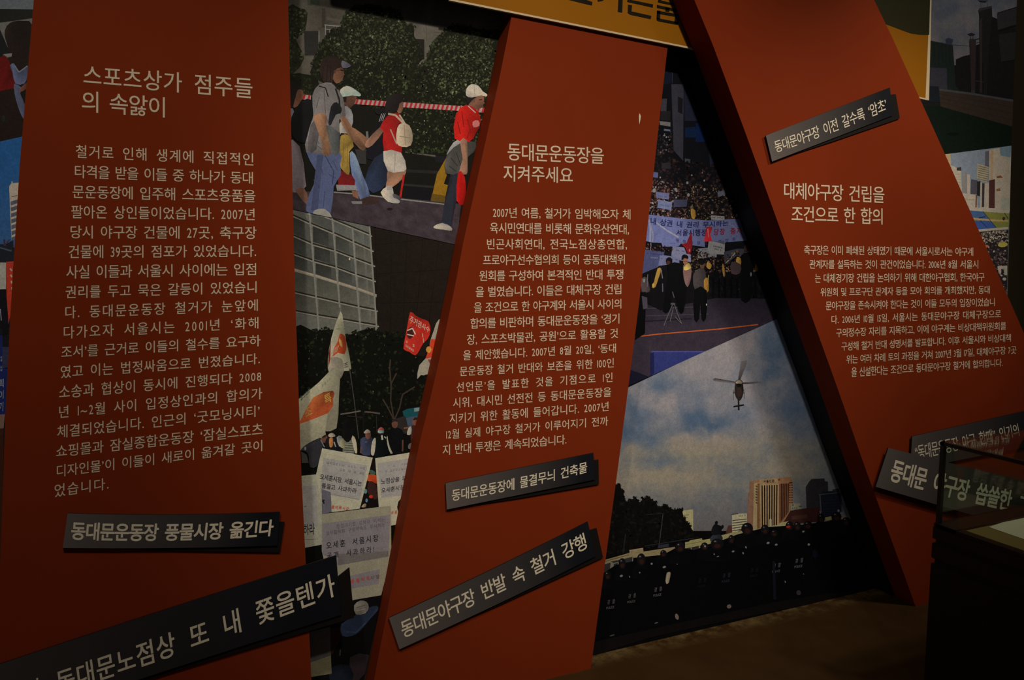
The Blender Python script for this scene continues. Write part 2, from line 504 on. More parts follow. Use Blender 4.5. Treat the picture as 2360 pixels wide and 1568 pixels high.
plaque('bold headline plaque 동대문운동장 풍물시장 옮긴다, level on the wide red panel', T1,
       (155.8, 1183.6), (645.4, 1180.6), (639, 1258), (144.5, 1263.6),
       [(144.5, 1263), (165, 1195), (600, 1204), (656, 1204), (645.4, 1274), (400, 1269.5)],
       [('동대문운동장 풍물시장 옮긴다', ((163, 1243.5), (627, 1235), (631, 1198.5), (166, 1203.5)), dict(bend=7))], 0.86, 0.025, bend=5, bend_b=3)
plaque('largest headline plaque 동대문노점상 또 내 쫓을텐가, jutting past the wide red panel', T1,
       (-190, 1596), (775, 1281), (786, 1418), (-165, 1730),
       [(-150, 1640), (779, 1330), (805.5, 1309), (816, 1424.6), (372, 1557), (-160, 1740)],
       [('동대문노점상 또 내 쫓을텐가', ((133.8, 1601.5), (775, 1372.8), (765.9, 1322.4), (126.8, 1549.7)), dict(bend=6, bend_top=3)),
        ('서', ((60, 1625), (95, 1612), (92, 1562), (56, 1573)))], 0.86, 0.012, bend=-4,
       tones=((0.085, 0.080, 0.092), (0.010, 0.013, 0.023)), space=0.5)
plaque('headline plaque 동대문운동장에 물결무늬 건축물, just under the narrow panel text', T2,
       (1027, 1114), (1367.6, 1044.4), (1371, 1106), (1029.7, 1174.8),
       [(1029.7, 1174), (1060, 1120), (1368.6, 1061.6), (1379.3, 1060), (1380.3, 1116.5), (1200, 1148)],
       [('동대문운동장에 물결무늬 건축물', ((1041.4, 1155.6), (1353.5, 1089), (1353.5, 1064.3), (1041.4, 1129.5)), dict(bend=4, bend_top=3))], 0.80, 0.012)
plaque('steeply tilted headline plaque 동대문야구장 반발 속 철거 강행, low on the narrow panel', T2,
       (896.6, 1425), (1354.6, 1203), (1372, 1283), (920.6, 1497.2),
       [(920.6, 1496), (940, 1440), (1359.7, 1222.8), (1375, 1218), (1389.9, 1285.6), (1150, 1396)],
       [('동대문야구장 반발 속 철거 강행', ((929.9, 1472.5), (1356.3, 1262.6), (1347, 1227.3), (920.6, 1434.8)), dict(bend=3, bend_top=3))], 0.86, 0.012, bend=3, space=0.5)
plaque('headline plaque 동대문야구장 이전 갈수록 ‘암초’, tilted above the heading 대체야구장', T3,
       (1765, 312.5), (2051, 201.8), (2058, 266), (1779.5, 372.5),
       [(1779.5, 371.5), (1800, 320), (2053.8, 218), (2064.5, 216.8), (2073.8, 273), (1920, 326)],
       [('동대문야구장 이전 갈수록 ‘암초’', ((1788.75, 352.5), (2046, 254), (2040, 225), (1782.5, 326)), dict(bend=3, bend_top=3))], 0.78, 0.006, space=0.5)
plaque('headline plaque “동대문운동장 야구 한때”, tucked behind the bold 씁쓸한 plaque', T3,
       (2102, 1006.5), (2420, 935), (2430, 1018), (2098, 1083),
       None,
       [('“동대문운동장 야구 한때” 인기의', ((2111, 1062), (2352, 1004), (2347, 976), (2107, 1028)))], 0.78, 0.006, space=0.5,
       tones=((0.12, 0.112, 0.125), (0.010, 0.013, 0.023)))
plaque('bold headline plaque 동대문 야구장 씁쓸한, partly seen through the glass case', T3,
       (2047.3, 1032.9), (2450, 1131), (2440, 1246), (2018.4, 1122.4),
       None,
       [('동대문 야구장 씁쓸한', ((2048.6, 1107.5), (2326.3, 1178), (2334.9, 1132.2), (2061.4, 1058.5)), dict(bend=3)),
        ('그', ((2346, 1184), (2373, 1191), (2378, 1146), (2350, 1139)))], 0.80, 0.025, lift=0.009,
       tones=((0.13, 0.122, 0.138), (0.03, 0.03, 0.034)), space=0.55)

# ================================================================== yellow sign behind the right-hand panel
Y_SIGN = -0.098
M_YEL = new_mat('amber_printed_board', (0.36, 0.152, 0.010), 0.5, 0.08, 0.08, 3)
M_EDGE = new_mat('white_board_edge', (0.75, 0.68, 0.52), 0.7, 0.2)
M_SIGNINK = new_mat('black_sign_ink', (0.012, 0.009, 0.007), 0.5, 0.2)
M_SIGNGREEN = new_mat('dark_olive_sign_ink', (0.028, 0.030, 0.012), 0.5, 0.2)
sign = empty('title_sign', P3(1700, 0, Y_SIGN), 'large amber title sign with black lettering, behind the leaning right-hand panel', 'sign')
slab('board', [(740, -330), (740, -63), (1035.6, -3.5), (1586, 107.5), (2133, 226.5), (2143, 0), (2152, -330)], Y_SIGN, Y_SIGN + 0.011, M_YEL, sign)
slab('bottom_edge', [(1035.6, -3.5), (1586, 107.5), (2133, 226.5), (2137, 231), (2133, 230), (1586, 111.5), (1035.6, 1)], Y_SIGN - 0.0006, Y_SIGN + 0.0105, M_EDGE, sign)['label'] = 'white bottom edge of the sign'
slab('side_edge', [(2152, -330), (2143, 0), (2133, 226.5), (2138, 231), (2141, 231), (2147, 0), (2156, -330)], Y_SIGN - 0.0007, Y_SIGN + 0.0105, M_EDGE, sign)['label'] = 'white side edge of the sign'
def ts(pts): return [(1000 + x / 3.371, y / 3.371) for x, y in pts]
bm = bmesh.new()
for st in ([(1040, -40), (1085, -40), (1232, 16), (1228, 42), (1050, -2)],
           [(1255, -60), (1345, -60), (1335, -20), (1312, 6), (1275, 12), (1270, -6), (1295, -16)],
           [(1436, -60), (1470, -60), (1463, 97), (1429, 91)],
           [(1505, -30), (1540, -24), (1538, 0), (1704, 34), (1701, 58), (1503, 14)],
           [(1508, 36), (1540, 42), (1536, 88), (1690, 123), (1685, 148), (1525, 113), (1506, 100)],
           [(1742, -20), (1770, -16), (1768, 5), (1905, 34), (1905, 52), (1742, 18)],
           [(1742, -40), (1905, -10), (1905, 6), (1742, -24)],
           [(1733, 38), (1905, 75), (1905, 96), (1733, 60)],
           [(1800, 55), (1830, 60), (1828, 92), (1798, 86)], [(1858, 66), (1885, 72), (1884, 100), (1858, 96)],
           [(1733, 82), (1760, 84), (1757, 150), (1730, 146)], [(1733, 82), (1905, 112), (1903, 134), (1733, 104)],
           [(1732, 140), (1900, 172), (1897, 193), (1745, 165), (1730, 155)], [(1874, 112), (1905, 118), (1899, 192), (1868, 180)]):
    vs = [bm.verts.new(P3(*p, Y_SIGN - 0.0012)) for p in ts(st)]
    bm.faces.new(vs)
bm_obj('lettering', bm, M_SIGNINK, sign)
bm = bmesh.new()
edge = [(1860, 0), (1960, 30), (2043, 56), (2065, 64), (2083, 71), (2100, 77), (2120, 80), (2141.5, 80.5), (2145, -60), (2152, -330), (1700, -330), (1700, -100)]
bm.faces.new([bm.verts.new(P3(*p, Y_SIGN - 0.0010)) for p in edge])
bm_obj('printed_olive_shape', bm, M_SIGNGREEN, sign)['label'] = 'dark olive wavy printed area'

# ================================================================== glass display case
M_CASE = new_mat('black_case_lacquer', (0.009, 0.007, 0.0055), 0.4, 0.4)
M_MAT = new_mat('olive_case_lining', (0.16, 0.125, 0.055), 0.8, 0.1, 0.1, 60)
M_PAPER = new_mat('white_document_paper', (0.50, 0.51, 0.45), 0.7, 0.1, 0.05, 30)
def glass_mat():
    m = bpy.data.materials.new('greenish_case_glass'); m.use_nodes = True
    nt = m.node_tree
    for n in list(nt.nodes): nt.nodes.remove(n)
    out = nt.nodes.new('ShaderNodeOutputMaterial')
    tr = nt.nodes.new('ShaderNodeBsdfTransparent'); tr.inputs[0].default_value = (0.91, 0.965, 0.93, 1)
    gl = nt.nodes.new('ShaderNodeBsdfGlossy'); gl.inputs['Roughness'].default_value = 0.03
    fr = nt.nodes.new('ShaderNodeFresnel')
    ge = nt.nodes.new('ShaderNodeNewGeometry')                 # both faces of a thin pane reflect alike
    ir = nt.nodes.new('ShaderNodeMapRange')
    ir.inputs['To Min'].default_value = 1.45; ir.inputs['To Max'].default_value = 1 / 1.45
    nt.links.new(ge.outputs['Backfacing'], ir.inputs['Value']); nt.links.new(ir.outputs['Result'], fr.inputs[0])
    mx = nt.nodes.new('ShaderNodeMixShader')
    nt.links.new(fr.outputs[0], mx.inputs[0]); nt.links.new(tr.outputs[0], mx.inputs[1]); nt.links.new(gl.outputs[0], mx.inputs[2])
    nt.links.new(mx.outputs[0], out.inputs[0])
    return m
M_GLASS = glass_mat()
cx0, cy1 = 2.433, Y_CASE                    # back left corner of the glass
cx1, cy0 = cx0 + 1.25, cy1 - 0.62
zt, zg = 0.905, 0.617                       # top and foot of the glass
case = empty('display_case', ((cx0 + cx1) / 2, (cy0 + cy1) / 2, 0), 'black museum display case with a glass top, in front of the leaning red panel', 'display case')
box('base_cabinet', (cx0 - 0.013, cy0 - 0.015, 0), (cx1 + 0.015, cy1 + 0.013, 0.475), M_CASE, case, 0.003)
box('shadow_gap', (cx0 - 0.004, cy0, 0.4745), (cx1, cy1 + 0.004, 0.4925), M_CASE, case)
box('middle_ledge', (cx0 - 0.013, cy0 - 0.015, 0.492), (cx1 + 0.015, cy1 + 0.013, 0.548), M_CASE, case, 0.003)
box('shadow_gap', (cx0 - 0.004, cy0, 0.5475), (cx1, cy1 + 0.004, 0.5625), M_CASE, case)
box('upper_ledge', (cx0 - 0.013, cy0 - 0.015, 0.562), (cx1 + 0.015, cy1 + 0.013, 0.606), M_CASE, case, 0.003)
fr = empty('frame', ((cx0 + cx1) / 2, (cy0 + cy1) / 2, zg), None, None); fr.parent = case
fr.matrix_parent_inverse = parent_inv(case)
w = 0.014
for (x, y) in ((cx0, cy1), (cx0, cy0), (cx1, cy1), (cx1, cy0)):
    box('post', (x - w / 2, y - w / 2, 0.605), (x + w / 2, y + w / 2, zt), M_CASE, fr)
box('top_rail', (cx0 - w / 2, cy0 - w / 2, zt - 0.012), (cx0 + w / 2, cy1 + w / 2, zt), M_CASE, fr)
box('top_rail', (cx1 - w / 2, cy0 - w / 2, zt - 0.012), (cx1 + w / 2, cy1 + w / 2, zt), M_CASE, fr)
box('top_rail', (cx0 - w / 2, cy0 - w / 2, zt - 0.012), (cx1 + w / 2, cy0 + w / 2, zt), M_CASE, fr)
box('bottom_rail', (cx0 - w, cy1 - 0.075, 0.605), (cx1 + w, cy1 + w / 2, 0.619), M_CASE, fr)
box('bottom_rail', (cx0 - w, cy0, 0.605), (cx0 + 0.02, cy1, 0.617), M_CASE, fr)
box('lining_board', (cx0 + 0.018, cy0 + 0.01, 0.6055), (cx1 - 0.01, cy1 - 0.075, 0.611), M_MAT, case)['label'] = 'olive fabric lining of the case floor'
g = 0.002
box('glass_pane', (cx0 - g, cy0, zg), (cx0 + g, cy1, zt - 0.012), M_GLASS, case)
box('glass_pane', (cx0, cy1 - g, 0.619), (cx1, cy1 + g, zt - 0.002), M_GLASS, case)
box('glass_pane', (cx0, cy0 - g, zg), (cx1, cy0 + g, zt - 0.012), M_GLASS, case)
box('glass_pane', (cx1 - g, cy0, zg), (cx1 + g, cy1, zt - 0.012), M_GLASS, case)
box('glass_lid', (cx0 + w / 2, cy0 + w / 2, zt - 0.006), (cx1 - w / 2, cy1 + w / 2, zt - 0.001), M_GLASS, case)

def on_level(px, py, z):
    r = FW * FPX + RT * (px - W / 2) - UP * (py - H / 2)
    return EYE + r * ((z - EYE.z) / r.z)
zp = 0.6115
pa = on_level(2279, 1216, zp); pb = on_level(2360, 1188, zp); pd = on_level(2360, 1244, zp)
e1 = (pb - pa).normalized() * 0.30; e2 = (pd - pa).normalized() * 0.21
bm = bmesh.new()
lo = [bm.verts.new(pa + e1 * u + e2 * v) for u, v in ((0, 0), (1, 0), (1, 1), (0, 1))]
hi = [bm.verts.new(v.co + Vector((0, 0, 0.0012))) for v in lo]
bm.faces.new(lo); bm.faces.new(hi[::-1])
for i in range(4): bm.faces.new((lo[i], hi[i], hi[(i + 1) % 4], lo[(i + 1) % 4]))
bmesh.ops.recalc_face_normals(bm, faces=bm.faces)
tag(bm_obj('document_sheet', bm, M_PAPER), 'white paper document lying on the lining inside the glass display case', 'document')

# ================================================================== the photo mural behind the panels
def pip(x, y, poly):
    c = False; j = len(poly) - 1
    for i in range(len(poly)):
        xi, yi = poly[i]; xj, yj = poly[j]
        if (yi > y) != (yj > y) and x < (xj - xi) * (y - yi) / (yj - yi) + xi: c = not c
        j = i
    return c

def rounded(pts, k=3):
    n = len(pts); out = []
    for i in range(n):
        p0, p1, p2, p3 = pts[i - 1], pts[i], pts[(i + 1) % n], pts[(i + 2) % n]
        for j in range(k):
            t = j / k
            out.append(tuple(0.5 * (2 * p1[d] + (p2[d] - p0[d]) * t + (2 * p0[d] - 5 * p1[d] + 4 * p2[d] - p3[d]) * t * t
                                    + (3 * p1[d] - p0[d] - 3 * p2[d] + p3[d]) * t ** 3) for d in (0, 1)))
    return out

def clip_to(pts, clip):
    """the part of an outline that lies on its sheet (the sheet's outline is convex and runs clockwise in the frame)"""
    n = len(clip); out = pts; hit = False
    for i in range(n):
        (ax, ay), (bx, by) = clip[i], clip[(i + 1) % n]
        side = [(bx - ax) * (y - ay) - (by - ay) * (x - ax) for x, y in out]
        if min(side, default=0) >= 0: continue
        hit = True; new = []
        for k in range(len(out)):
            p, q, sp, sq = out[k - 1], out[k], side[k - 1], side[k]
            if (sp < 0) != (sq < 0):
                t = sp / (sp - sq); new.append((p[0] + (q[0] - p[0]) * t, p[1] + (q[1] - p[1]) * t))
            if sq >= 0: new.append(q)
        out = new
        if len(out) < 3: return []
    return out if hit else pts

class Photo:
    """one printed sheet of the mural; its picture is laid on it as flat inked areas"""
    def __init__(s, outline, lift, light, label, base):
        s.y = -lift; s.light = light; s.n = 0; s.clip = outline; s.rnd = random.Random(len(label) * 7 + 3)
        s.xf = (0, 0, 1)
        bm = bmesh.new(); ink = bm.loops.layers.float_color.new('ink')
        f = [bm.verts.new(P3(*p, s.y)) for p in outline]
        b = [bm.verts.new((v.co.x, -0.0006, v.co.z)) for v in f]
        m = len(f)
        bm.faces.new(f); bm.faces.new(b[::-1])
        for i in range(m): bm.faces.new((f[(i + 1) % m], f[i], b[i], b[(i + 1) % m]))
        bmesh.ops.recalc_face_normals(bm, faces=bm.faces)
        for fc in bm.faces:
            for l in fc.loops: l[ink] = s.ink(base)
        s.root = bm_obj('mural_photo', bm, M_INK)
        tag(s.root, label, 'photo print', 'photographs pasted on the wall behind the red panels')
        s.cur = None
    def ink(s, c):
        return tuple(min(0.9, v / e) for v, e in zip(lin(c), s.light)) + (1.0,)
    def at(s, ox, oy, k): s.xf = (ox, oy, k); return s
    def T(s, p): return (s.xf[0] + p[0] / s.xf[2], s.xf[1] + p[1] / s.xf[2])
    def part(s, name, label=None):
        s.end(); s.cur = bmesh.new(); s.lay = s.cur.loops.layers.float_color.new('ink'); s.nm = (name, label); return s
    def end(s):
        if s.cur is None: return
        for f in s.cur.faces:
            f.normal_update()
            if f.normal.y > 0: f.normal_flip()
        o = bm_obj(s.nm[0], s.cur, M_INK, s.root)
        if s.nm[1]: o['label'] = s.nm[1]
        if s.nm[0] == 'printed_crowd': o['kind'] = 'stuff'
        s.cur = None
    def depth(s):
        s.n += 1; return s.y - 0.0003 - 0.000006 * s.n
    def poly(s, pts, c, rnd=0, raw=False, y=None):
        if rnd: pts = rounded(pts, rnd)
        y = s.depth() if y is None else y
        pts = [p if raw else s.T(p) for p in pts]
        cut = clip_to(pts, s.clip)
        if cut is not pts and len(cut) > 2 and len(pts) > 4:
            c = c[0] if isinstance(c, list) else c
            for tri in tessellate_polygon([[Vector((*q, 0)) for q in pts]]): s.poly([pts[i] for i in tri], c, raw=True, y=y)
            return s
        if cut is not pts: c = c[0] if isinstance(c, list) else c
        if len(cut) < 3: return s
        vs = [s.cur.verts.new(P3(*p, y)) for p in cut]
        try: f = s.cur.faces.new(vs)
        except ValueError: return s
        if rnd and isinstance(c, tuple) and cut is pts:          # soft tonal changes inside painted cloth, skin and foliage
            xs = [q[0] for q in pts]; mid, hw = (min(xs) + max(xs)) / 2, (max(xs) - min(xs)) / 2 + 1e-6
            c = [tuple(v * max(0.5, 1 + 0.45 * fbm(q[0], q[1], 34, 4) - 0.14 * (q[0] - mid) / hw) for v in c) for q in pts]
        if isinstance(c, list):
            cs = [s.ink(x) for x in c]
            for l, x in zip(f.loops, cs): l[s.lay] = x
        else:
            k = s.ink(c)
            for l in f.loops: l[s.lay] = k
        return s
    def blob(s, x, y, rx, ry, c, rot=0, n=10, yy=None):
        ca, sa = math.cos(rot), math.sin(rot)
        return s.poly([(x + rx * math.cos(a) * ca - ry * math.sin(a) * sa, y + rx * math.cos(a) * sa + ry * math.sin(a) * ca)
                       for a in (2 * math.pi * i / n for i in range(n))], c, y=yy)
    def line(s, pts, w, c):
        for (x0, y0), (x1, y1) in zip(pts[:-1], pts[1:]):
            L = math.hypot(x1 - x0, y1 - y0) or 1
            nx, ny = -(y1 - y0) / L * w / 2, (x1 - x0) / L * w / 2
            s.poly([(x0 + nx, y0 + ny), (x1 + nx, y1 + ny), (x1 - nx, y1 - ny), (x0 - nx, y0 - ny)], c)
        return s
    def leaves(s, region, n, size, cols, aspect=0.6):
        xs = [p[0] for p in region]; ys = [p[1] for p in region]; R = s.rnd
        base = s.depth(); s.n += 8; k = 0; tries = 0
        while k < n and tries < n * 20:
            tries += 1
            x, y = R.uniform(min(xs), max(xs)), R.uniform(min(ys), max(ys))
            if not pip(x, y, region): continue
            a = R.uniform(0, 3.14); r = size * R.uniform(0.5, 1.3); q = r * aspect
            ca, sa = math.cos(a), math.sin(a)
            c = R.choice(cols); m = R.uniform(0.75, 1.2) * max(0.6, 1 + 0.7 * fbm(x, y, size * 7, 2))
            s.poly([(x + r * ca, y + r * sa), (x - q * sa, y + q * ca), (x - r * ca, y - r * sa), (x + q * sa, y - q * ca)],
                   tuple(v * m for v in c), y=base - 0.000006 * (k % 8))
            k += 1
        return s
    def fringe(s, edge, n, size, cols):
        """ragged leaf edge along a line of spots"""
        for a, b in zip(edge[:-1], edge[1:]):
            k = max(2, int(n * math.hypot(b[0] - a[0], b[1] - a[1]) / 100)); w = size * 1.1
            s.leaves([(a[0] - w, a[1] - w), (b[0] + w, b[1] - w), (b[0] + w, b[1] + w), (a[0] - w, a[1] + w)], k, size, cols)
        return s
    def grid(s, x0, x1, top, bot, nx, ny, fn, raw=False):
        """a finely toned area between two curves top(x) and bot(x)"""
        y = s.depth(); rows = []
        for i in range(nx + 1):
            x = x0 + (x1 - x0) * i / nx; a, b = top(x), bot(x)
            rows.append([(x, a + (b - a) * j / ny) for j in range(ny + 1)])
        tone = [[fn(*q) for q in r] for r in rows]
        for i in range(nx):
            for j in range(ny):
                s.poly([rows[i][j], rows[i][j + 1], rows[i + 1][j + 1], rows[i + 1][j]], [tone[i][j], tone[i][j + 1], tone[i + 1][j + 1], tone[i + 1][j]], y=y)
        return s
    def text(s, t, bl, br, tr, tl, c, wf=0.85, bold=0.006, bend=0.0):
        s.n += 6; y = s.depth(); n0 = len(s.cur.faces)
        text_line(s.cur, t, [s.T(p) for p in (bl, br, tr, tl)], y, wf=wf, bold=bold, bend=bend)
        s.cur.faces.ensure_lookup_table(); k = s.ink(c)
        for f in s.cur.faces[n0:]:
            for l in f.loops: l[s.lay] = k
        return s
    def scribble(s, x0, y0, x1, y1, h, n, c):
        """a line of print too small to read"""
        R = s.rnd
        for i in range(n):
            t = (i + 0.15) / n; u = (i + R.uniform(0.6, 0.85)) / n
            if R.random() < 0.14: continue
            a, b = (x0 + (x1 - x0) * t, y0 + (y1 - y0) * t), (x0 + (x1 - x0) * u, y0 + (y1 - y0) * u)
            g = h * R.uniform(0.25, 0.45)
            s.line([a, b], g * 0.7, c)
            s.line([(a[0], a[1] - h * .45), (b[0] - (b[0] - a[0]) * .4, b[1] - h * .45)], g * 0.6, c)
            s.line([(b[0], b[1] - h * .7), (b[0], b[1] + h * .1)], (b[0] - a[0]) * 0.22, c)
        return s

def mixc(a, b, t):
    t = max(0, min(1, t)); return tuple(x + (y - x) * t for x, y in zip(a, b))
def fbm(x, y, sc, seed=0): return noise.fractal((x / sc + seed * 7.3, y / sc, seed), 0.8, 2.0, 4)

# colour of the light that falls on each sheet (used to turn the colours seen into ink colours)
E1 = (0.50, 0.40, 0.28); E2A = (0.46, 0.37, 0.26); E2C = (0.30, 0.238, 0.168)
E3 = (0.54, 0.43, 0.30); E4 = (0.44, 0.353, 0.248); E5 = (0.27, 0.217, 0.153); E6 = (0.21, 0.168, 0.12); EL = (0.24, 0.19, 0.134)
SKIN = (112, 76, 56); HAIR = (28, 22, 20)

# ------------------------------------------------------------------ marchers in the street
m1 = Photo([(652, -60), (1190, -60), (1066, 568), (650, 477)], 0.0015, E1, 'mural photo of marchers hand in hand before trees, above the grey building photo', (18, 17, 12)).at(640, 0, 3.136)
m1.part('printed_building', 'weathered concrete building in the picture')
m1.grid(30, 1680, lambda x: -150, lambda x: 760, 60, 30, lambda x, y: mixc((66, 60, 50), (96, 88, 75), 0.45 + 0.5 * fbm(x, y * .35, 160, 1) + (0.25 if x > 900 else 0)))
for q, c in (([(215, -60), (305, -60), (305, 40), (215, 40)], (62, 64, 50)), ([(190, 225), (292, 225), (292, 402), (196, 402)], (40, 38, 35)),
             ([(350, 215), (460, 215), (455, 305), (350, 305)], (46, 44, 40)), ([(985, 280), (1060, 285), (1060, 430), (1000, 430)], (26, 25, 21)),
             ([(1175, 285), (1215, 288), (1212, 330), (1175, 320)], (30, 28, 24)), ([(320, 60), (345, 60), (345, 200), (320, 200)], (56, 50, 42)),
             ([(355, 120), (470, 150), (470, 172), (355, 142)], (84, 77, 66))): m1.poly(q, c)
m1.line([(338, 180), (470, 192)], 8, (128, 122, 112)).line([(345, 180), (345, 300)], 7, (128, 122, 112)).line([(375, 212), (378, 300)], 6, (128, 122, 112)).line([(345, 212), (460, 218)], 6, (120, 114, 104))
m1.line([(1070, 120), (1078, 300)], 4, (70, 62, 52)).line([(1130, 230), (1250, 250)], 4, (64, 56, 48)).line([(300, 220), (300, 400)], 10, (100, 94, 84))
m1.part('printed_roadside', 'dark roadside with guard rail in the picture')
m1.poly([(30, 690), (560, 690), (1640, 780), (1640, 1500), (30, 1430)], (17, 16, 12))
m1.line([(925, 1090), (1145, 1122)], 26, (76, 70, 60)).line([(920, 1235), (1240, 1250)], 22, (30, 28, 26)).line([(900, 1335), (1130, 1352)], 16, (34, 32, 30))
m1.poly([(1140, 1085), (1240, 1080), (1230, 1180), (1140, 1170)], (22, 22, 24)).poly([(930, 1350), (1130, 1365), (1120, 1455), (915, 1440)], (15, 15, 17))
m1.poly([(1230, 1118), (1150, 1260), (1108, 1450), (1225, 1468), (1262, 1345), (1200, 1330), (1262, 1150)], (122, 86, 20))
m1.poly([(1115, 1400), (1240, 1420), (1225, 1470), (1105, 1452)], (84, 62, 20))
green = [(44, 47, 29), (57, 59, 38), (33, 35, 21), (27, 29, 17), (70, 71, 48)]
t1 = [(250, 480), (300, 330), (380, 230), (460, 190), (480, 110), (560, 50), (640, 35), (730, 55), (820, 60), (890, 90), (905, 160), (985, 190), (985, 260), (1030, 330), (1060, 420), (1010, 470), (1060, 600), (1000, 900), (940, 1090), (700, 800), (560, 720), (470, 660), (250, 560)]
t2 = [(1010, 480), (1070, 450), (1110, 330), (1190, 240), (1270, 180), (1400, 200), (1520, 230), (1640, 250), (1640, 800), (1500, 820), (1480, 1090), (930, 1095), (900, 800), (960, 620)]
for tr, lit in ((t1, [(320, 320), (560, 70), (860, 100), (960, 300), (800, 480), (500, 450)]), (t2, [(1060, 480), (1180, 290), (1400, 220), (1560, 260), (1560, 600), (1200, 700)])):
    m1.part('printed_tree', 'leafy roadside tree in the picture').poly(tr, (17, 19, 11), 2)
    m1.leaves(tr, 1500, 12, [(34, 39, 20), (26, 30, 15), (42, 48, 26), (15, 16, 10)])
    m1.leaves(lit, 800, 10, green)
    m1.leaves(tr, 240, 6, [(92, 94, 68), (80, 82, 58)])
    m1.fringe(tr[:12], 22, 11, [(30, 34, 19), (40, 45, 26), (22, 25, 14)])
m1.part('printed_tree', 'leafy tree at the edge of the picture')
lt = [(60, 60), (160, 60), (215, 90), (190, 230), (130, 280), (190, 420), (120, 520), (60, 520)]
m1.poly(lt, (30, 34, 20), 2).leaves(lt, 190, 13, green)
lb = [(60, 540), (250, 545), (300, 620), (250, 700), (60, 700)]
m1.poly(lb, (18, 20, 12), 2).leaves(lb, 90, 13, [(34, 39, 20), (26, 30, 15), (44, 50, 27)])
m1.part('printed_barrier_tape', 'red and white striped barrier tape in the picture')
for (xa, ya, xb, yb) in ((170, 700, 240, 707), (552, 735, 1335, 785), (1325, 784, 1500, 798)):
    m1.line([(xa, ya), (xb, yb)], 36, (150, 122, 112))
    n = int((xb - xa) / 32)
    for i in range(n):
        x = xa + (i + .2) * (xb - xa) / n; y = ya + (yb - ya) * (i + .2) / n
        m1.poly([(x, y + 18), (x + 16, y + 19), (x + 27, y - 17), (x + 11, y - 18)], (150, 36, 36))
m1.part('printed_road', 'wet tarmac road in the picture')
m1.grid(30, 1640, lambda x: 1385 + max(0, x - 430) * 0.1, lambda x: 1515 + (x - 115) * 0.216, 50, 14, lambda x, y: mixc((46, 36, 38), (60, 50, 52), 0.5 + fbm(x, y, 60, 3)))
m1.line([(405, 1390), (570, 1402), (890, 1440), (1210, 1478)], 9, (112, 106, 98)).blob(810, 1512, 22, 10, (34, 18, 18))
m1.part('printed_person', 'person half hidden by the wide red panel, in white trousers')
m1.poly([(60, 620), (140, 608), (180, 650), (150, 700), (110, 780), (60, 780)], (30, 24, 22), 2).poly([(145, 650), (178, 650), (187, 690), (172, 725), (140, 770), (112, 775), (130, 700)], (96, 62, 46), 2)
m1.poly([(60, 780), (110, 785), (130, 840), (90, 960), (60, 960)], (120, 108, 108)).poly([(60, 1030), (160, 1060), (200, 1300), (192, 1362), (60, 1375)], (112, 98, 98), 2)
m1.poly([(130, 1370), (190, 1360), (222, 1440), (205, 1475), (150, 1410)], (104, 70, 54), 2)
m1.part('printed_person', 'dark-clothed walker with white sleeve stripes')
m1.poly([(640, 1010), (720, 900), (745, 815), (800, 790), (800, 830), (760, 930), (765, 1000), (760, 1140), (650, 1150)], (17, 17, 22), 2).poly([(700, 1140), (800, 1120), (800, 1310), (690, 1400), (630, 1300)], (30, 36, 50), 2)
for k in range(3): m1.line([(732 + k * 13, 880 - k * 3), (752 + k * 13, 822 - k * 2)], 5, (128, 124, 120))
m1.poly([(560, 1080), (640, 1080), (640, 1190), (580, 1180)], (44, 42, 40)).line([(645, 950), (650, 1010)], 16, (92, 88, 82)).poly([(700, 800), (740, 780), (780, 800), (730, 830)], (22, 22, 24), 2)
m1.part('printed_person', 'walker in a light blue cap and white shirt')
m1.poly([(470, 690), (560, 690), (567, 720), (547, 762), (512, 785), (470, 730)], (84, 55, 42), 2).poly([(470, 690), (500, 690), (495, 740), (470, 735)], HAIR)
m1.poly([(450, 692), (455, 645), (500, 621), (550, 640), (600, 680), (590, 697), (540, 690), (460, 702)], (138, 152, 170), 2)
m1.poly([(475, 765), (530, 790), (545, 880), (510, 965), (455, 975), (445, 900), (485, 830)], (132, 126, 122), 2).line([(455, 968), (515, 975)], 14, (40, 26, 22))
m1.poly([(520, 1105), (562, 1120), (612, 1260), (668, 1412), (602, 1452), (540, 1290)], (84, 94, 118), 2)
m1.poly([(450, 1235), (535, 1265), (558, 1338), (440, 1345)], (100, 22, 22), 2).poly([(420, 1335), (565, 1340), (570, 1375), (430, 1380)], (120, 112, 106))
m1.poly([(455, 982), (522, 982), (550, 1060), (515, 1100), (522, 1240), (500, 1262), (440, 1192), (408, 1120), (445, 1100)], (142, 112, 48), 2)
m1.line([(480, 1000), (470, 1200)], 5, (112, 86, 36)).line([(505, 1010), (505, 1230)], 4, (112, 86, 36))
m1.poly([(520, 925), (560, 930), (655, 1005), (660, 1035), (622, 1052), (560, 1000)], (112, 78, 56), 2).poly([(535, 1380), (580, 1378), (585, 1440), (545, 1420)], SKIN).poly([(600, 1440), (690, 1420), (735, 1460), (620, 1485)], (50, 34, 30), 2).poly([(530, 1455), (610, 1455), (610, 1475), (540, 1475)], (105, 100, 96))
m1.part('printed_person', 'tall walker in a grey T-shirt and blue jeans, wearing a peaked cap')
m1.poly([(170, 735), (245, 722), (272, 830), (235, 1000), (180, 1035), (108, 985), (98, 850)], (16, 17, 19), 2)
m1.poly([(400, 500), (470, 488), (479, 530), (468, 578), (425, 605), (395, 560)], (94, 62, 45), 2)
m1.poly([(308, 475), (330, 420), (400, 403), (462, 430), (472, 480), (430, 495), (408, 525), (400, 560), (392, 602), (330, 592), (303, 530)], (36, 25, 21), 2)
m1.poly([(464, 440), (500, 450), (530, 475), (500, 491), (464, 486)], (92, 86, 94), 2)
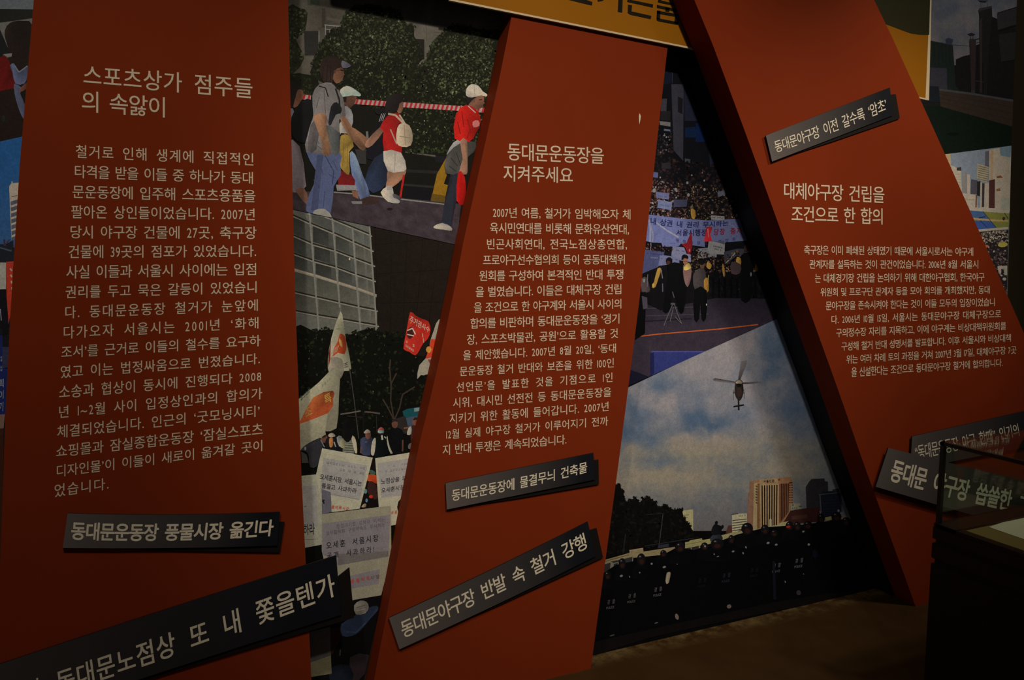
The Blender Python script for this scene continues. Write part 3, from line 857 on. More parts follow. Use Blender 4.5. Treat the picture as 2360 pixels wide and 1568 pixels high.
m1.poly([(205, 1095), (445, 1090), (452, 1190), (457, 1265), (405, 1350), (384, 1535), (280, 1545), (205, 1525), (230, 1400), (285, 1250)], (72, 78, 102), 2)
m1.poly([(285, 1120), (330, 1120), (300, 1400), (290, 1530), (240, 1520)], (60, 64, 86)).line([(340, 1120), (405, 1240), (395, 1330)], 5, (40, 44, 62))
m1.poly([(250, 690), (300, 610), (385, 598), (425, 640), (470, 700), (492, 840), (445, 865), (450, 1092), (390, 1105), (205, 1100), (215, 980), (240, 890), (258, 830)], (100, 92, 87), 2)
m1.poly([(240, 900), (300, 880), (280, 1080), (215, 1090)], (84, 77, 73), 2)
m1.poly([(366, 890), (385, 770), (425, 738), (462, 780), (455, 820), (420, 830), (385, 905)], (28, 28, 30), 2)
m1.poly([(345, 905), (445, 960), (440, 1112), (400, 1116), (350, 1000)], (70, 70, 66), 2)
m1.line([(296, 622), (345, 635), (366, 700)], 8, (22, 22, 23)).line([(418, 640), (445, 720), (450, 800)], 12, (24, 24, 26))
m1.poly([(262, 832), (348, 824), (352, 930), (382, 1062), (380, 1122), (345, 1125), (318, 1105), (322, 1040), (272, 900)], (120, 85, 61), 2)
m1.poly([(452, 862), (492, 845), (562, 960), (632, 1050), (626, 1086), (590, 1074), (500, 965)], (114, 80, 58), 2)
m1.line([(455, 506), (476, 510)], 9, (20, 16, 16)).line([(420, 506), (456, 507)], 3, (30, 24, 22)).blob(414, 520, 8, 13, (84, 54, 40)).line([(462, 556), (472, 553)], 4, (60, 34, 28)).poly([(468, 520), (486, 540), (472, 548)], (92, 60, 44))
for L in ([(330, 480), (322, 580)], [(360, 470), (352, 596)], [(384, 480), (378, 600)]): m1.line(L, 4, (24, 17, 15))
for L in ([(300, 700), (280, 780)], [(350, 840), (400, 1000)], [(260, 960), (300, 1040)], [(240, 1020), (320, 1080)], [(430, 700), (440, 730)], [(335, 640), (345, 820)]): m1.line(L, 5, (80, 73, 69))
for L in ([(300, 1180), (330, 1260)], [(260, 1300), (300, 1360)], [(400, 1160), (430, 1230)], [(250, 1440), (280, 1500)], [(340, 1380), (330, 1500)], [(370, 1260), (420, 1290)]): m1.line(L, 5, (56, 60, 82))
m1.line([(350, 1100), (362, 1122)], 3, (84, 56, 42)).line([(338, 1100), (344, 1124)], 3, (84, 56, 42)).line([(600, 1060), (622, 1050)], 3, (84, 56, 42))
m1.poly([(262, 1522), (340, 1510), (392, 1572), (268, 1572)], (128, 122, 110), 2)
m1.part('printed_person', 'girl in a red T-shirt and pale shorts with a cream rucksack')
m1.poly([(795, 1235), (852, 1238), (930, 1222), (905, 1290), (832, 1352), (780, 1365), (790, 1300)], (120, 85, 64), 2)
m1.line([(884, 1440), (912, 1265)], 15, (150, 28, 25)).poly([(640, 1022), (740, 918), (768, 945), (682, 1052), (638, 1066)], (122, 86, 66), 2)
m1.poly([(738, 922), (790, 840), (850, 818), (892, 850), (896, 1102), (768, 1096), (763, 950)], (138, 22, 20), 2).poly([(850, 940), (885, 880), (890, 1000), (860, 1010)], (90, 14, 14), 2)
m1.poly([(868, 738), (902, 735), (907, 782), (886, 822), (858, 800)], (100, 66, 49), 2)
m1.poly([(772, 800), (788, 720), (830, 678), (892, 688), (908, 730), (880, 750), (866, 800), (800, 825)], (25, 20, 20), 2)
m1.line([(798, 822), (850, 832), (912, 895)], 14, (150, 132, 108)).line([(815, 935), (860, 1042)], 9, (140, 120, 100)).line([(880, 830), (920, 895)], 12, (150, 132, 108))
m1.poly([(864, 925), (900, 890), (952, 908), (976, 980), (962, 1052), (900, 1062), (858, 1030)], (148, 128, 102), 2).line([(880, 985), (965, 1000)], 5, (116, 98, 78)).line([(915, 900), (922, 1050)], 4, (122, 104, 84))
m1.poly([(763, 1094), (892, 1104), (930, 1220), (882, 1242), (795, 1236)], (150, 138, 122), 2).line([(850, 1110), (845, 1235)], 4, (124, 112, 98))
m1.poly([(744, 1392), (790, 1350), (832, 1362), (842, 1420), (882, 1452), (870, 1470), (795, 1458)], (152, 144, 132), 2).poly([(785, 1345), (828, 1345), (830, 1375), (790, 1375)], (140, 132, 120)).poly([(832, 1400), (885, 1420), (890, 1442), (840, 1430)], (70, 66, 66), 2)
m1.part('printed_person', 'walker in a red T-shirt and white cap beside the narrow red panel')
m1.poly([(1248, 1255), (1325, 1258), (1302, 1400), (1265, 1580), (1250, 1648), (1170, 1640), (1190, 1570)], (32, 33, 40), 2)
m1.poly([(1330, 1440), (1358, 1440), (1345, 1600), (1310, 1610)], (20, 14, 14)).poly([(1130, 1635), (1190, 1612), (1252, 1640), (1258, 1668), (1200, 1662), (1135, 1652)], (142, 134, 120), 2)
m1.poly([(1222, 1112), (1270, 1030), (1322, 1008), (1330, 1040), (1240, 1122)], (122, 116, 110), 2).poly([(1222, 1120), (1330, 1030), (1430, 1030), (1420, 1100), (1345, 1160), (1322, 1245), (1216, 1255)], (56, 53, 48), 2)
m1.poly([(1364, 690), (1452, 700), (1440, 752), (1378, 757)], HAIR, 2).poly([(1438, 700), (1487, 692), (1489, 750), (1466, 782), (1410, 792), (1380, 757)], (100, 66, 50), 2)
m1.poly([(1286, 830), (1362, 758), (1442, 800), (1468, 880), (1430, 970), (1385, 1024), (1278, 1002)], (152, 22, 16), 2).line([(1375, 765), (1430, 815)], 7, (150, 140, 130)).poly([(1410, 880), (1450, 870), (1458, 910), (1415, 920)], (190, 110, 100), 2)
m1.poly([(1318, 1020), (1368, 1014), (1372, 1200), (1366, 1262), (1312, 1242), (1336, 1150)], (126, 90, 69), 2)
m1.poly([(1304, 1248), (1342, 1256), (1358, 1330), (1352, 1475), (1292, 1452)], (150, 16, 13), 2)
m1.poly([(1362, 690), (1365, 640), (1400, 609), (1450, 620), (1482, 660), (1514, 682), (1506, 699), (1470, 690), (1400, 706)], (166, 156, 140), 2).line([(1420, 612), (1425, 700)], 3, (140, 130, 116))
for L in ([(1330, 800), (1345, 920)], [(1370, 860), (1400, 960)], [(1300, 880), (1320, 970)], [(1390, 940), (1370, 1000)]): m1.line(L, 6, (112, 14, 12))
for L in ([(1250, 1140), (1300, 1200)], [(1290, 1100), (1320, 1190)], [(1240, 1200), (1290, 1240)]): m1.line(L, 6, (40, 38, 35))
m1.line([(1455, 722), (1478, 720)], 5, (30, 22, 20)).blob(1420, 730, 7, 12, (92, 60, 46)).poly([(1484, 728), (1498, 746), (1485, 752)], (98, 64, 48)).line([(1470, 764), (1484, 762)], 4, (66, 36, 30)).line([(1325, 1240), (1340, 1262)], 3, (90, 60, 46)).line([(1345, 1245), (1352, 1264)], 3, (90, 60, 46))
m1.end()

# ------------------------------------------------------------------ flags, glass-fronted building and placards
m2 = Photo([(650, 477), (1066, 568), (830, 1600), (640, 1640)], 0.0015, E2A, 'mural photo of protest flags and placards below a grey glass-fronted building', (12, 12, 9)).at(640, 450, 2.85)
m2.part('printed_building', 'dark high-rise wall in the picture')
m2.poly([(560, 190), (1200, 320), (1090, 900), (960, 1060), (600, 1000)], (25, 19, 15))
for k in range(5): m2.line([(640 + k * 105, 215 + k * 20), (660 + k * 80, 960)], 3, (18, 13, 11))
for k in range(4): m2.line([(610, 330 + k * 190), (1180, 270 + k * 215)], 3, (17, 12, 10))
m2.part('printed_building', 'grey building with glass panels and ledges in the picture')
m2.poly([(30, 75), (105, 95), (350, 150), (600, 205), (655, 905), (560, 940), (127, 888), (30, 880)], (86, 84, 74))
led = [[(-60, -10), (105, 60), (350, 150), (620, 262)], [(30, 100), (105, 133), (225, 187), (370, 247), (500, 305), (630, 362)], [(30, 230), (110, 265), (235, 320), (380, 362), (505, 410), (640, 460)],
       [(30, 355), (115, 385), (240, 430), (390, 472), (520, 520), (645, 560)], [(30, 465), (115, 490), (240, 525), (400, 575), (530, 615), (650, 658)],
       [(30, 615), (120, 635), (250, 665), (400, 700), (530, 730), (658, 755)], [(30, 742), (125, 760), (265, 786), (410, 810), (540, 834), (665, 855)]]
def ly(L, x):
    for (x0, y0), (x1, y1) in zip(L[:-1], L[1:]):
        if x0 <= x <= x1: return y0 + (y1 - y0) * (x - x0) / (x1 - x0)
    return L[-1][1]
xs_ = [40, 215, 365, 495, 560, 612]
for r in range(6):
    for cidx in range(5):
        a, b = xs_[cidx] + r * 9, xs_[cidx + 1] + r * 9
        if cidx == 0 and r == 0: continue
        dk = [(50, 50, 44), (42, 42, 38), (56, 56, 50), (76, 73, 64), (82, 78, 68)][cidx] if r in (1, 2, 3) else (72, 72, 64)
        if r == 0: dk = (80, 80, 72)
        if r >= 4: dk = mixc((68, 67, 57), (88, 82, 70), cidx / 4)
        ya, yb, yc, yd = ly(led[r], a) + 10, ly(led[r], b) + 10, ly(led[r + 1], b) - 8, ly(led[r + 1], a) - 8
        m2.poly([(a + 8, ya), (b - 4, yb), (b - 4, yc), (a + 8, yd)], [mixc(dk, (20, 20, 18), .25), dk, mixc(dk, (96, 92, 80), .3), dk])
        if r in (1, 2, 3) and cidx < 3: m2.poly([(a + (b - a) * .72, ya + 8), (b - 8, yb + 2), (b - 8, yc), (a + (b - a) * .74, (yc + yd) / 2)], mixc(dk, (92, 90, 80), .45))
for i, L in enumerate(led):
    m2.line(L, 11, (34, 31, 26) if i != 4 else (136, 120, 98)); m2.line([(x, y + 9) for x, y in L], 8, (118, 110, 94))
for (xa, ya, xb, yb) in ((208, 112, 270, 888), (358, 150, 408, 740), (490, 212, 545, 905), (603, 205, 652, 900)): m2.line([(xa, ya), (xb, yb)], 11, (106, 102, 90))
m2.blob(472, 420, 5, 8, (190, 180, 150)).blob(205, 125, 10, 5, (130, 124, 110))
m2.part('printed_tree', 'dark trees behind the crowd in the picture')
td = [(60, 885), (250, 900), (330, 880), (420, 935), (500, 905), (600, 880), (700, 905), (800, 915), (850, 960), (940, 1090), (1040, 1000), (960, 1300), (900, 1568), (60, 1568)]
m2.poly(td, (11, 12, 8), 2).leaves(td, 900, 13, [(20, 24, 13), (14, 16, 9), (28, 32, 18), (9, 9, 7)]).leaves(td, 40, 5, [(80, 84, 70)]).fringe(td[:10], 12, 14, [(14, 16, 9), (20, 23, 13), (11, 12, 8)])
for L in ([(765, 1480), (742, 1350), (745, 1240), (780, 1170)], [(765, 1480), (800, 1400), (820, 1310), (900, 1260)], [(760, 1470), (725, 1400), (690, 1340)], [(745, 1250), (735, 1140), (740, 1080)]): m2.line(L, 9, (52, 42, 32))
m2.part('printed_flag', 'white flag with a red hand mark in the picture')
m2.poly([(412, 763), (432, 840), (450, 960), (484, 1140), (436, 1155), (405, 1212), (393, 1140), (338, 1168), (330, 1080), (352, 940)], (136, 128, 102), 2)
m2.poly([(330, 1080), (360, 1065), (420, 1075), (436, 1155), (405, 1212), (395, 1135), (340, 1165)], (118, 108, 90), 2).poly([(334, 1040), (350, 950), (345, 1080), (332, 1140)], (110, 40, 26))
m2.poly([(408, 912), (440, 925), (452, 980), (440, 1045), (395, 1035), (360, 1062), (372, 1000), (395, 960)], (160, 60, 30), 2).poly([(402, 940), (420, 960), (425, 1000), (408, 985)], (150, 120, 60), 2)
for k in range(3): m2.line([(362 + k * 12, 1050 - k * 10), (380 + k * 10, 1000 - k * 6)], 4, (140, 128, 100))
m2.line([(385, 880), (440, 870)], 9, (100, 108, 84)).text('조', (436, 1140), (478, 1128), (474, 1090), (430, 1105), (40, 40, 44))
m2.part('printed_flag', 'large white flag with an orange band in the picture')
m2.poly([(60, 1400), (140, 1338), (270, 1230), (400, 1118), (402, 1330), (386, 1532), (312, 1552), (300, 1600), (60, 1700)], (136, 128, 102), 2)
m2.poly([(330, 1430), (400, 1330), (386, 1532), (312, 1552)], (120, 112, 90)).poly([(60, 1520), (150, 1480), (232, 1330), (362, 1284), (364, 1340), (332, 1432), (60, 1530)], (178, 80, 42), 2)
m2.text('조', (185, 1465), (262, 1425), (240, 1365), (170, 1410), (170, 130, 60), bold=0.012).text('특', (312, 1380), (362, 1350), (352, 1290), (300, 1320), (170, 130, 60), bold=0.012)
m2.scribble(150, 1350, 215, 1285, 30, 4, (88, 100, 78)).scribble(290, 1260, 350, 1205, 20, 4, (104, 112, 90))
m2.part('printed_flag', 'red flag with white lettering in the picture')
m2.poly([(870, 768), (905, 790), (945, 812), (990, 830), (1004, 890), (985, 945), (955, 975), (930, 1020), (903, 1054), (865, 1030), (826, 1010), (838, 930), (852, 860)], (176, 40, 28), 2)
m2.text('주거권사수', (862, 835), (998, 905), (1000, 868), (872, 790), (170, 140, 120), wf=.7, bold=0.012)
m2.blob(872, 905, 24, 40, (60, 24, 22), .2).line([(850, 890), (885, 875), (905, 915)], 8, (170, 150, 130)).line([(850, 915), (895, 925)], 8, (170, 150, 130))
m2.scribble(840, 965, 915, 1005, 22, 5, (170, 140, 118)).scribble(838, 990, 895, 1028, 20, 5, (160, 130, 110)).scribble(950, 910, 960, 975, 18, 2, (160, 130, 110))
m2.part('printed_flag', 'red and white flag half hidden by the narrow red panel')
m2.poly([(1060, 815), (1120, 900), (1060, 1060), (985, 1176), (940, 1182), (916, 1208), (930, 1118), (982, 1060), (1002, 960), (1025, 890)], (134, 126, 106), 2)
m2.poly([(1008, 945), (1050, 950), (1045, 1060), (970, 1075), (990, 1020)], (176, 52, 30)).blob(992, 1015, 18, 22, (170, 120, 50)).poly([(985, 1080), (1040, 1075), (1000, 1110)], (110, 60, 50))
m2.part('printed_street_furniture', 'parasols, poles and a teal awning in the picture')
m2.line([(472, 1140), (500, 1330), (532, 1600)], 6, (58, 54, 48)).line([(412, 1440), (480, 1430), (545, 1418)], 9, (88, 78, 68)).line([(570, 1424), (625, 1428), (672, 1436)], 10, (76, 66, 58)).line([(455, 1452), (560, 1460)], 7, (40, 30, 28))
m2.line([(648, 1450), (652, 1568)], 4, (40, 38, 36)).line([(560, 1420), (565, 1568)], 10, (20, 19, 18)).poly([(820, 1420), (850, 1405), (1000, 1380), (1000, 1440), (830, 1462)], (20, 66, 68)).poly([(840, 1462), (980, 1440), (960, 1568), (860, 1550)], (56, 68, 78))
m2.poly([(770, 1470), (835, 1450), (860, 1568), (780, 1568)], (40, 35, 30)).poly([(895, 1400), (930, 1396), (930, 1418), (898, 1424)], (110, 120, 116))
m2.light = E2C
m2.at(680, 930, 5.2267)
m2.part('printed_person', 'bending person in dark clothes in the picture')
m2.poly([(70, 560), (130, 500), (300, 415), (345, 470), (330, 560), (275, 750), (180, 770), (165, 640), (130, 580), (80, 570)], (34, 32, 33), 2).poly([(322, 405), (385, 383), (392, 450), (352, 478), (320, 450)], (72, 44, 32), 2).poly([(322, 405), (360, 380), (388, 392), (340, 420)], HAIR).line([(310, 440), (355, 530)], 12, (92, 90, 88))
m2.poly([(75, 580), (140, 620), (165, 720), (80, 720)], (48, 44, 40)).blob(122, 545, 12, 22, (100, 96, 90))
m2.part('printed_person', 'person in a white cap resting chin on hand')
m2.poly([(375, 430), (420, 400), (500, 400), (560, 560), (560, 640), (370, 540)], (15, 14, 15), 2).poly([(412, 425), (455, 415), (458, 500), (440, 530), (415, 520)], (124, 76, 42), 2).poly([(400, 380), (440, 356), (482, 380), (478, 402), (415, 408)], (126, 112, 92), 2).line([(470, 465), (490, 525)], 14, (112, 108, 100)).poly([(500, 410), (560, 395), (575, 500), (530, 520)], (104, 100, 96), 2)
m2.part('printed_person', 'long-haired person in a striped top seen from behind')
m2.poly([(560, 440), (600, 400), (700, 395), (715, 620), (570, 590), (585, 520)], (50, 50, 42), 2)
for k in range(8): m2.line([(580, 462 + k * 20), (708, 452 + k * 21)], 8, (122, 116, 96))
m2.poly([(675, 388), (715, 405), (740, 480), (748, 592), (722, 596), (692, 480)], (132, 126, 96), 2).poly([(555, 420), (600, 450), (588, 545), (535, 510)], (120, 112, 84), 2).poly([(590, 205), (640, 185), (700, 240), (690, 400), (640, 470), (590, 440), (565, 360)], (12, 11, 10), 2)
m2.part('printed_person', 'man in a cap and slate blue shirt')
m2.poly([(790, 430), (850, 402), (905, 400), (935, 425), (922, 520), (905, 630), (800, 612), (788, 520)], (38, 40, 52), 2).poly([(850, 358), (908, 352), (910, 402), (880, 436), (850, 405)], (86, 52, 40), 2).poly([(832, 345), (870, 312), (908, 340), (898, 356), (838, 364)], (130, 114, 96), 2).line([(795, 520), (790, 600)], 16, (80, 52, 40)).blob(855, 465, 18, 5, (70, 74, 90))
m2.part('printed_person', 'person in a dark vest with white sleeves and a coloured cap')
m2.poly([(955, 440), (1010, 388), (1090, 385), (1122, 430), (1135, 600), (960, 645)], (8, 12, 11), 2).poly([(1000, 325), (1070, 325), (1068, 375), (1010, 375)], (36, 24, 20), 2).poly([(998, 318), (1035, 285), (1072, 312), (1068, 330), (1005, 332)], (124, 60, 56), 2).poly([(1000, 330), (1068, 328), (1066, 358), (1005, 358)], (96, 124, 112), 2)
m2.poly([(942, 432), (972, 420), (968, 520), (950, 625), (916, 615), (920, 510)], (146, 140, 118), 2).poly([(1104, 400), (1132, 420), (1182, 580), (1150, 606), (1112, 500)], (134, 128, 106), 2).line([(1045, 385), (1052, 440)], 22, (130, 126, 116)).line([(1075, 400), (1095, 420)], 12, (130, 126, 116))
m2.part('printed_person', 'man in a plain black shirt')
m2.poly([(1122, 340), (1195, 288), (1290, 320), (1318, 430), (1292, 592), (1180, 606), (1120, 440)], (9, 9, 10), 2).poly([(1168, 215), (1228, 205), (1236, 262), (1212, 302), (1170, 282)], (72, 44, 34), 2).poly([(1165, 235), (1170, 195), (1228, 192), (1234, 225), (1200, 215)], HAIR).line([(1298, 440), (1295, 580)], 18, (70, 42, 30))
m2.part('printed_person', 'person beside the narrow red panel with one arm raised')
m2.poly([(1395, 290), (1430, 262), (1500, 262), (1480, 480), (1400, 490)], (44, 22, 18), 2).poly([(1412, 200), (1440, 170), (1490, 180), (1495, 240), (1450, 268), (1418, 250)], (80, 46, 36), 2).poly([(1412, 205), (1440, 168), (1490, 172), (1490, 200), (1430, 205)], HAIR).line([(1310, 300), (1395, 290)], 16, (104, 62, 40)).poly([(1360, 310), (1400, 275), (1400, 370), (1350, 380)], (124, 118, 106), 2).poly([(1370, 490), (1430, 475), (1420, 550), (1365, 545)], (60, 54, 52), 2)
m2.part('printed_person', 'people sitting between the placards in red and dark clothes')
m2.poly([(930, 640), (970, 650), (1010, 1245), (780, 1270), (860, 950)], (14, 10, 9)).poly([(880, 860), (975, 865), (985, 970), (930, 940), (872, 935)], (176, 46, 20), 2).poly([(905, 800), (960, 820), (970, 855), (900, 850)], (40, 60, 46), 2).poly([(890, 945), (975, 975), (980, 1090), (900, 1110), (870, 1040)], (40, 22, 18), 2).blob(915, 1125, 26, 20, (176, 36, 22)).blob(848, 1060, 20, 30, (70, 100, 100)).blob(862, 1170, 14, 24, (72, 100, 110)).poly([(800, 1250), (830, 1210), (858, 1215), (850, 1250)], (112, 92, 70), 2).blob(965, 1120, 30, 40, (44, 24, 20))
W1, W2 = (136, 130, 105), (120, 113, 104)
m2.part('printed_placard', 'white placard lettered 하라 beside the wide red panel')
m2.poly([(20, 880), (85, 872), (250, 858), (330, 1040), (332, 1335), (338, 1700), (20, 1760)], (122, 117, 98)).poly([(20, 1010), (250, 985), (275, 1480), (20, 1520)], (114, 108, 100))
m2.at(680, 1200, 4.2615).text('하라', (84, 148), (196, 136), (190, 28), (80, 42), (26, 26, 28), wf=.62, bold=0.012).line([(95, 188), (228, 182)], 4, (84, 78, 72)).line([(90, -135), (115, -140)], 5, (40, 40, 40))
m2.at(680, 930, 5.2267)
m2.part('printed_placard', 'white placard tilted to the right with small grey and larger black lettering')
m2.poly([(326, 541), (936, 655), (780, 1270), (440, 1312), (320, 1200), (248, 880)], W1).poly([(340, 655), (872, 750), (782, 1162), (300, 1085)], W2)
m2.scribble(340, 715, 850, 795, 34, 14, (92, 86, 84)).scribble(505, 800, 838, 855, 34, 10, (92, 86, 84))
m2.text('오세훈시장, 서울시는', (300, 915), (800, 1000), (806, 936), (304, 848), (34, 32, 34), wf=.85, bold=0.012).text('릎꿇고 사과하라', (318, 1020), (735, 1088), (746, 1026), (322, 958), (34, 32, 34), wf=.85, bold=0.012).text('물벼룩시장', (440, 1268), (645, 1292), (650, 1252), (443, 1226), (150, 50, 38), wf=.85, bold=0.012).line([(470, 1100), (780, 1160)], 5, (104, 98, 88))
m2.poly([(320, 1032), (430, 1070), (442, 1312), (324, 1334)], (76, 71, 74)).line([(335, 1160), (350, 1210)], 16, (20, 20, 22)).line([(326, 1185), (360, 1165)], 10, (20, 20, 22))
m2.part('printed_placard', 'white placard lettered 노점상을 beside the narrow red panel')
m2.poly([(965, 662), (1430, 585), (1420, 700), (1330, 1000), (1240, 1460), (1150, 1475), (1100, 1300), (1008, 1246)], W1).poly([(990, 725), (1420, 655), (1330, 1105), (1040, 1140)], W2)
m2.scribble(1175, 760, 1370, 735, 30, 6, (94, 88, 86)).scribble(1080, 825, 1370, 790, 30, 9, (94, 88, 86))
m2.text('노점상을 무', (1036, 978), (1340, 930), (1345, 872), (1035, 912), (34, 32, 34), wf=.85, bold=0.012).text('오세훈시장', (1042, 1080), (1312, 1038), (1318, 980), (1040, 1022), (34, 32, 34), wf=.85, bold=0.012).text('풍물', (1155, 1340), (1228, 1326), (1232, 1290), (1158, 1302), (150, 60, 44), bold=0.012).blob(1300, 1250, 70, 110, (24, 13, 10))
m2.at(680, 1200, 4.2615)
m2.part('printed_placard', 'foremost white placard with a red line near its foot')
m2.poly([(263, -62), (940, -146), (946, 280), (905, 500), (846, 738), (575, 784), (380, 800), (262, 300)], (112, 104, 84)).poly([(268, 32), (934, -56), (918, 355), (425, 442), (268, 330)], (98, 90, 88))
m2.poly([(420, 330), (916, 300), (918, 355), (425, 442)], (84, 76, 70))
m2.text('민업대기도 모자라 이제는', (410, 80), (882, 10), (878, -30), (408, 38), (64, 58, 60), wf=.8).text('실무협의회 구성약속도 무시하는', (306, 148), (884, 62), (880, 22), (303, 106), (64, 58, 60), wf=.8)
m2.text('오세훈 서울시장', (308, 284), (820, 202), (815, 138), (304, 216), (22, 21, 24), wf=.8, bold=0.012).text('공개 사과하라!', (316, 378), (778, 310), (776, 252), (314, 318), (22, 21, 24), wf=.8, bold=0.012)
m2.poly([(430, 570), (832, 478), (822, 622), (440, 690)], (98, 90, 87)).text('풍물벼룩', (548, 624), (736, 586), (732, 545), (545, 582), (140, 34, 28), wf=.9, bold=0.012).text('시장', (741, 586), (830, 570), (826, 530), (739, 547), (76, 50, 42), wf=.9, bold=0.012)
m2.part('printed_person', 'crouching person in blue jeans below the placards')
m2.poly([(330, 1000), (580, 780), (850, 735), (760, 1160), (640, 1700), (150, 1900)], (9, 8, 8)).poly([(340, 1070), (465, 1045), (430, 1200), (350, 1340)], (38, 18, 12))
m2.poly([(455, 1020), (600, 930), (725, 860), (800, 838), (815, 880), (740, 965), (640, 1085), (560, 1135), (465, 1135)], (30, 37, 50), 2).line([(500, 1095), (600, 1100), (690, 1010)], 12, (44, 52, 66))
m2.poly([(580, 835), (640, 788), (702, 800), (724, 852), (690, 912), (598, 924)], (96, 88, 76), 2).line([(600, 860), (690, 830)], 6, (60, 52, 46)).line([(600, 890), (690, 870)], 8, (118, 104, 96))
m2.poly([(540, 1345), (722, 1320), (690, 1500), (560, 1590)], (32, 24, 24), 2).poly([(360, 1440), (540, 1430), (560, 1600), (350, 1600)], (16, 19, 24), 2).line([(445, 1270), (440, 1330)], 8, (60, 58, 56))
m2.part('printed_placard', 'grey and cream board propped at the foot of the picture')
m2.poly([(90, 1110), (345, 1045), (352, 1332), (90, 1420)], (57, 53, 47)).poly([(90, 1420), (352, 1326), (360, 1506), (90, 1550)], (88, 80, 58))
m2.end()

# ------------------------------------------------------------------ rally with a long banner
m3 = Photo([(1535, 40), (1640, 40), (1840, 713), (1430, 898)], 0.0015, E3,
           'mural photo of a street rally with a blue and white banner, above the helicopter photo', (14, 14, 17)).at(1440, 100, 3.92)
m3.part('printed_building', 'dim street front behind the rally')
m3.poly([(355, 225), (550, 225), (1000, 1500), (250, 1500)], (13, 14, 18))
for q, c in (([(420, 370), (532, 370), (526, 1060), (440, 965)], (48, 46, 52)), ([(532, 240), (600, 390), (880, 1130), (770, 1110), (742, 700), (540, 700)], (28, 30, 42)), ([(360, 225), (420, 225), (420, 360), (355, 370)], (17, 22, 34)),
             ([(545, 760), (640, 755), (640, 850), (545, 850)], (14, 28, 52)), ([(640, 720), (742, 720), (742, 890), (640, 890)], (12, 26, 56)), ([(330, 500), (380, 500), (376, 612), (325, 612)], (54, 50, 54)),
             ([(325, 612), (412, 612), (408, 700), (318, 690)], (30, 28, 28)), ([(312, 703), (412, 713), (412, 752), (318, 738)], (104, 98, 90)), ([(355, 772), (412, 780), (410, 796), (352, 790)], (92, 92, 104)), ([(480, 480), (525, 500), (520, 640), (480, 620)], (22, 20, 22))): m3.poly(q, c)
for x in (428, 520): m3.line([(x, 225), (x, 360)], 4, (52, 58, 74))
m3.part('printed_crowd', 'dense crowd of the rally')
dark = [(22, 18, 20), (34, 22, 22), (16, 14, 16), (44, 28, 26)]
m3.leaves([(270, 820), (420, 840), (440, 1050), (860, 1100), (1010, 1568), (1060, 1700), (150, 1700), (230, 1250)], 1100, 16, dark, .8)
m3.leaves([(250, 1230), (480, 1280), (560, 1568), (560, 1700), (180, 1700)], 620, 11, [(92, 52, 42), (112, 100, 96), (84, 62, 58), (70, 40, 36), (128, 118, 112), (40, 26, 28), (30, 20, 24)], .6)
m3.leaves([(480, 1250), (1000, 1300), (1060, 1700), (560, 1700)], 620, 10, [(70, 48, 34), (88, 74, 62), (54, 36, 28), (96, 82, 50), (30, 22, 20), (24, 20, 20)], .6)
m3.leaves([(300, 800), (420, 800), (400, 1000), (300, 1000)], 40, 8, [(112, 110, 112), (40, 38, 42)], .7)
for x, y, r in ((320, 1212, 9), (342, 1250, 7), (460, 1320, 15), (265, 1330, 20), (718, 1240, 9), (720, 1320, 13), (575, 1370, 16), (565, 1260, 13), (790, 1530, 14), (1010, 1555, 14), (605, 1192, 8), (700, 1170, 6), (300, 780, 6), (352, 832, 6)): m3.blob(x, y, r * .8, r, (122, 114, 104))
for q, c in (([(280, 1340), (400, 1356), (396, 1412), (285, 1396)], (92, 94, 122)), ([(300, 1412), (428, 1436), (420, 1508), (294, 1486)], (102, 106, 132)), ([(445, 1412), (566, 1412), (560, 1476), (440, 1478)], (56, 56, 74)), ([(835, 1347), (900, 1325), (908, 1366), (846, 1390)], (80, 78, 84)),
             ([(258, 1163), (302, 1168), (298, 1216), (256, 1210)], (80, 80, 112)), ([(335, 1080), (415, 1075), (412, 1136), (330, 1130)], (40, 35, 40)), ([(540, 1040), (592, 1046), (590, 1080), (576, 1080), (570, 1060), (545, 1075)], (54, 56, 60))): m3.part('printed_placard').poly(q, c)
m3.part('printed_placard_writing')
m3.scribble(300, 1380, 385, 1392, 14, 6, (60, 62, 90)).scribble(315, 1460, 405, 1478, 16, 6, (66, 68, 96))
m3.at(1460, 470, 5.2267)
m3.part('printed_ground', 'tarmac with an orange line in the picture')
m3.grid(-60, 1900, lambda x: 1000, lambda x: 2250, 40, 20, lambda x, y: mixc((34, 29, 36), (50, 41, 49), min(1, max(0, (y - 1150) / 350)) + 0.25 * fbm(x, y, 90, 5)))
for yy in (1070, 1120, 1180, 1240, 1330): m3.line([(150, yy + 20), (900, yy)], 9, (62, 54, 62))
m3.line([(-60, 1612), (300, 1570), (1040, 1508), (1500, 1455)], 13, (172, 78, 32)).line([(60, 1420), (700, 1385)], 14, (26, 22, 28))
m3.poly([(210, 1778), (320, 1772), (850, 1776), (960, 1850), (215, 2080)], (44, 48, 96)).line([(215, 1780), (860, 1782)], 14, (66, 70, 116)).poly([(200, 1800), (245, 1790), (250, 2040), (200, 2080)], (28, 30, 62)).line([(196, 1715), (198, 1790)], 16, (60, 48, 48)).poly([(-60, 1990), (180, 2080), (100, 2150), (-60, 2200)], (22, 21, 34))
m3.part('printed_banner', 'long blue and white rally banner lettered in navy and red')
bn = [(130, 122), (190, 130), (560, 175), (900, 200), (1300, 178), (1332, 280), (1394, 440), (1100, 466), (860, 450), (860, 520), (570, 480), (545, 512), (350, 517), (336, 470), (215, 466), (120, 440)]
m3.poly(bn, [mixc((98, 101, 140), (84, 86, 112), (p[0] - 150) / 1200) for p in bn])
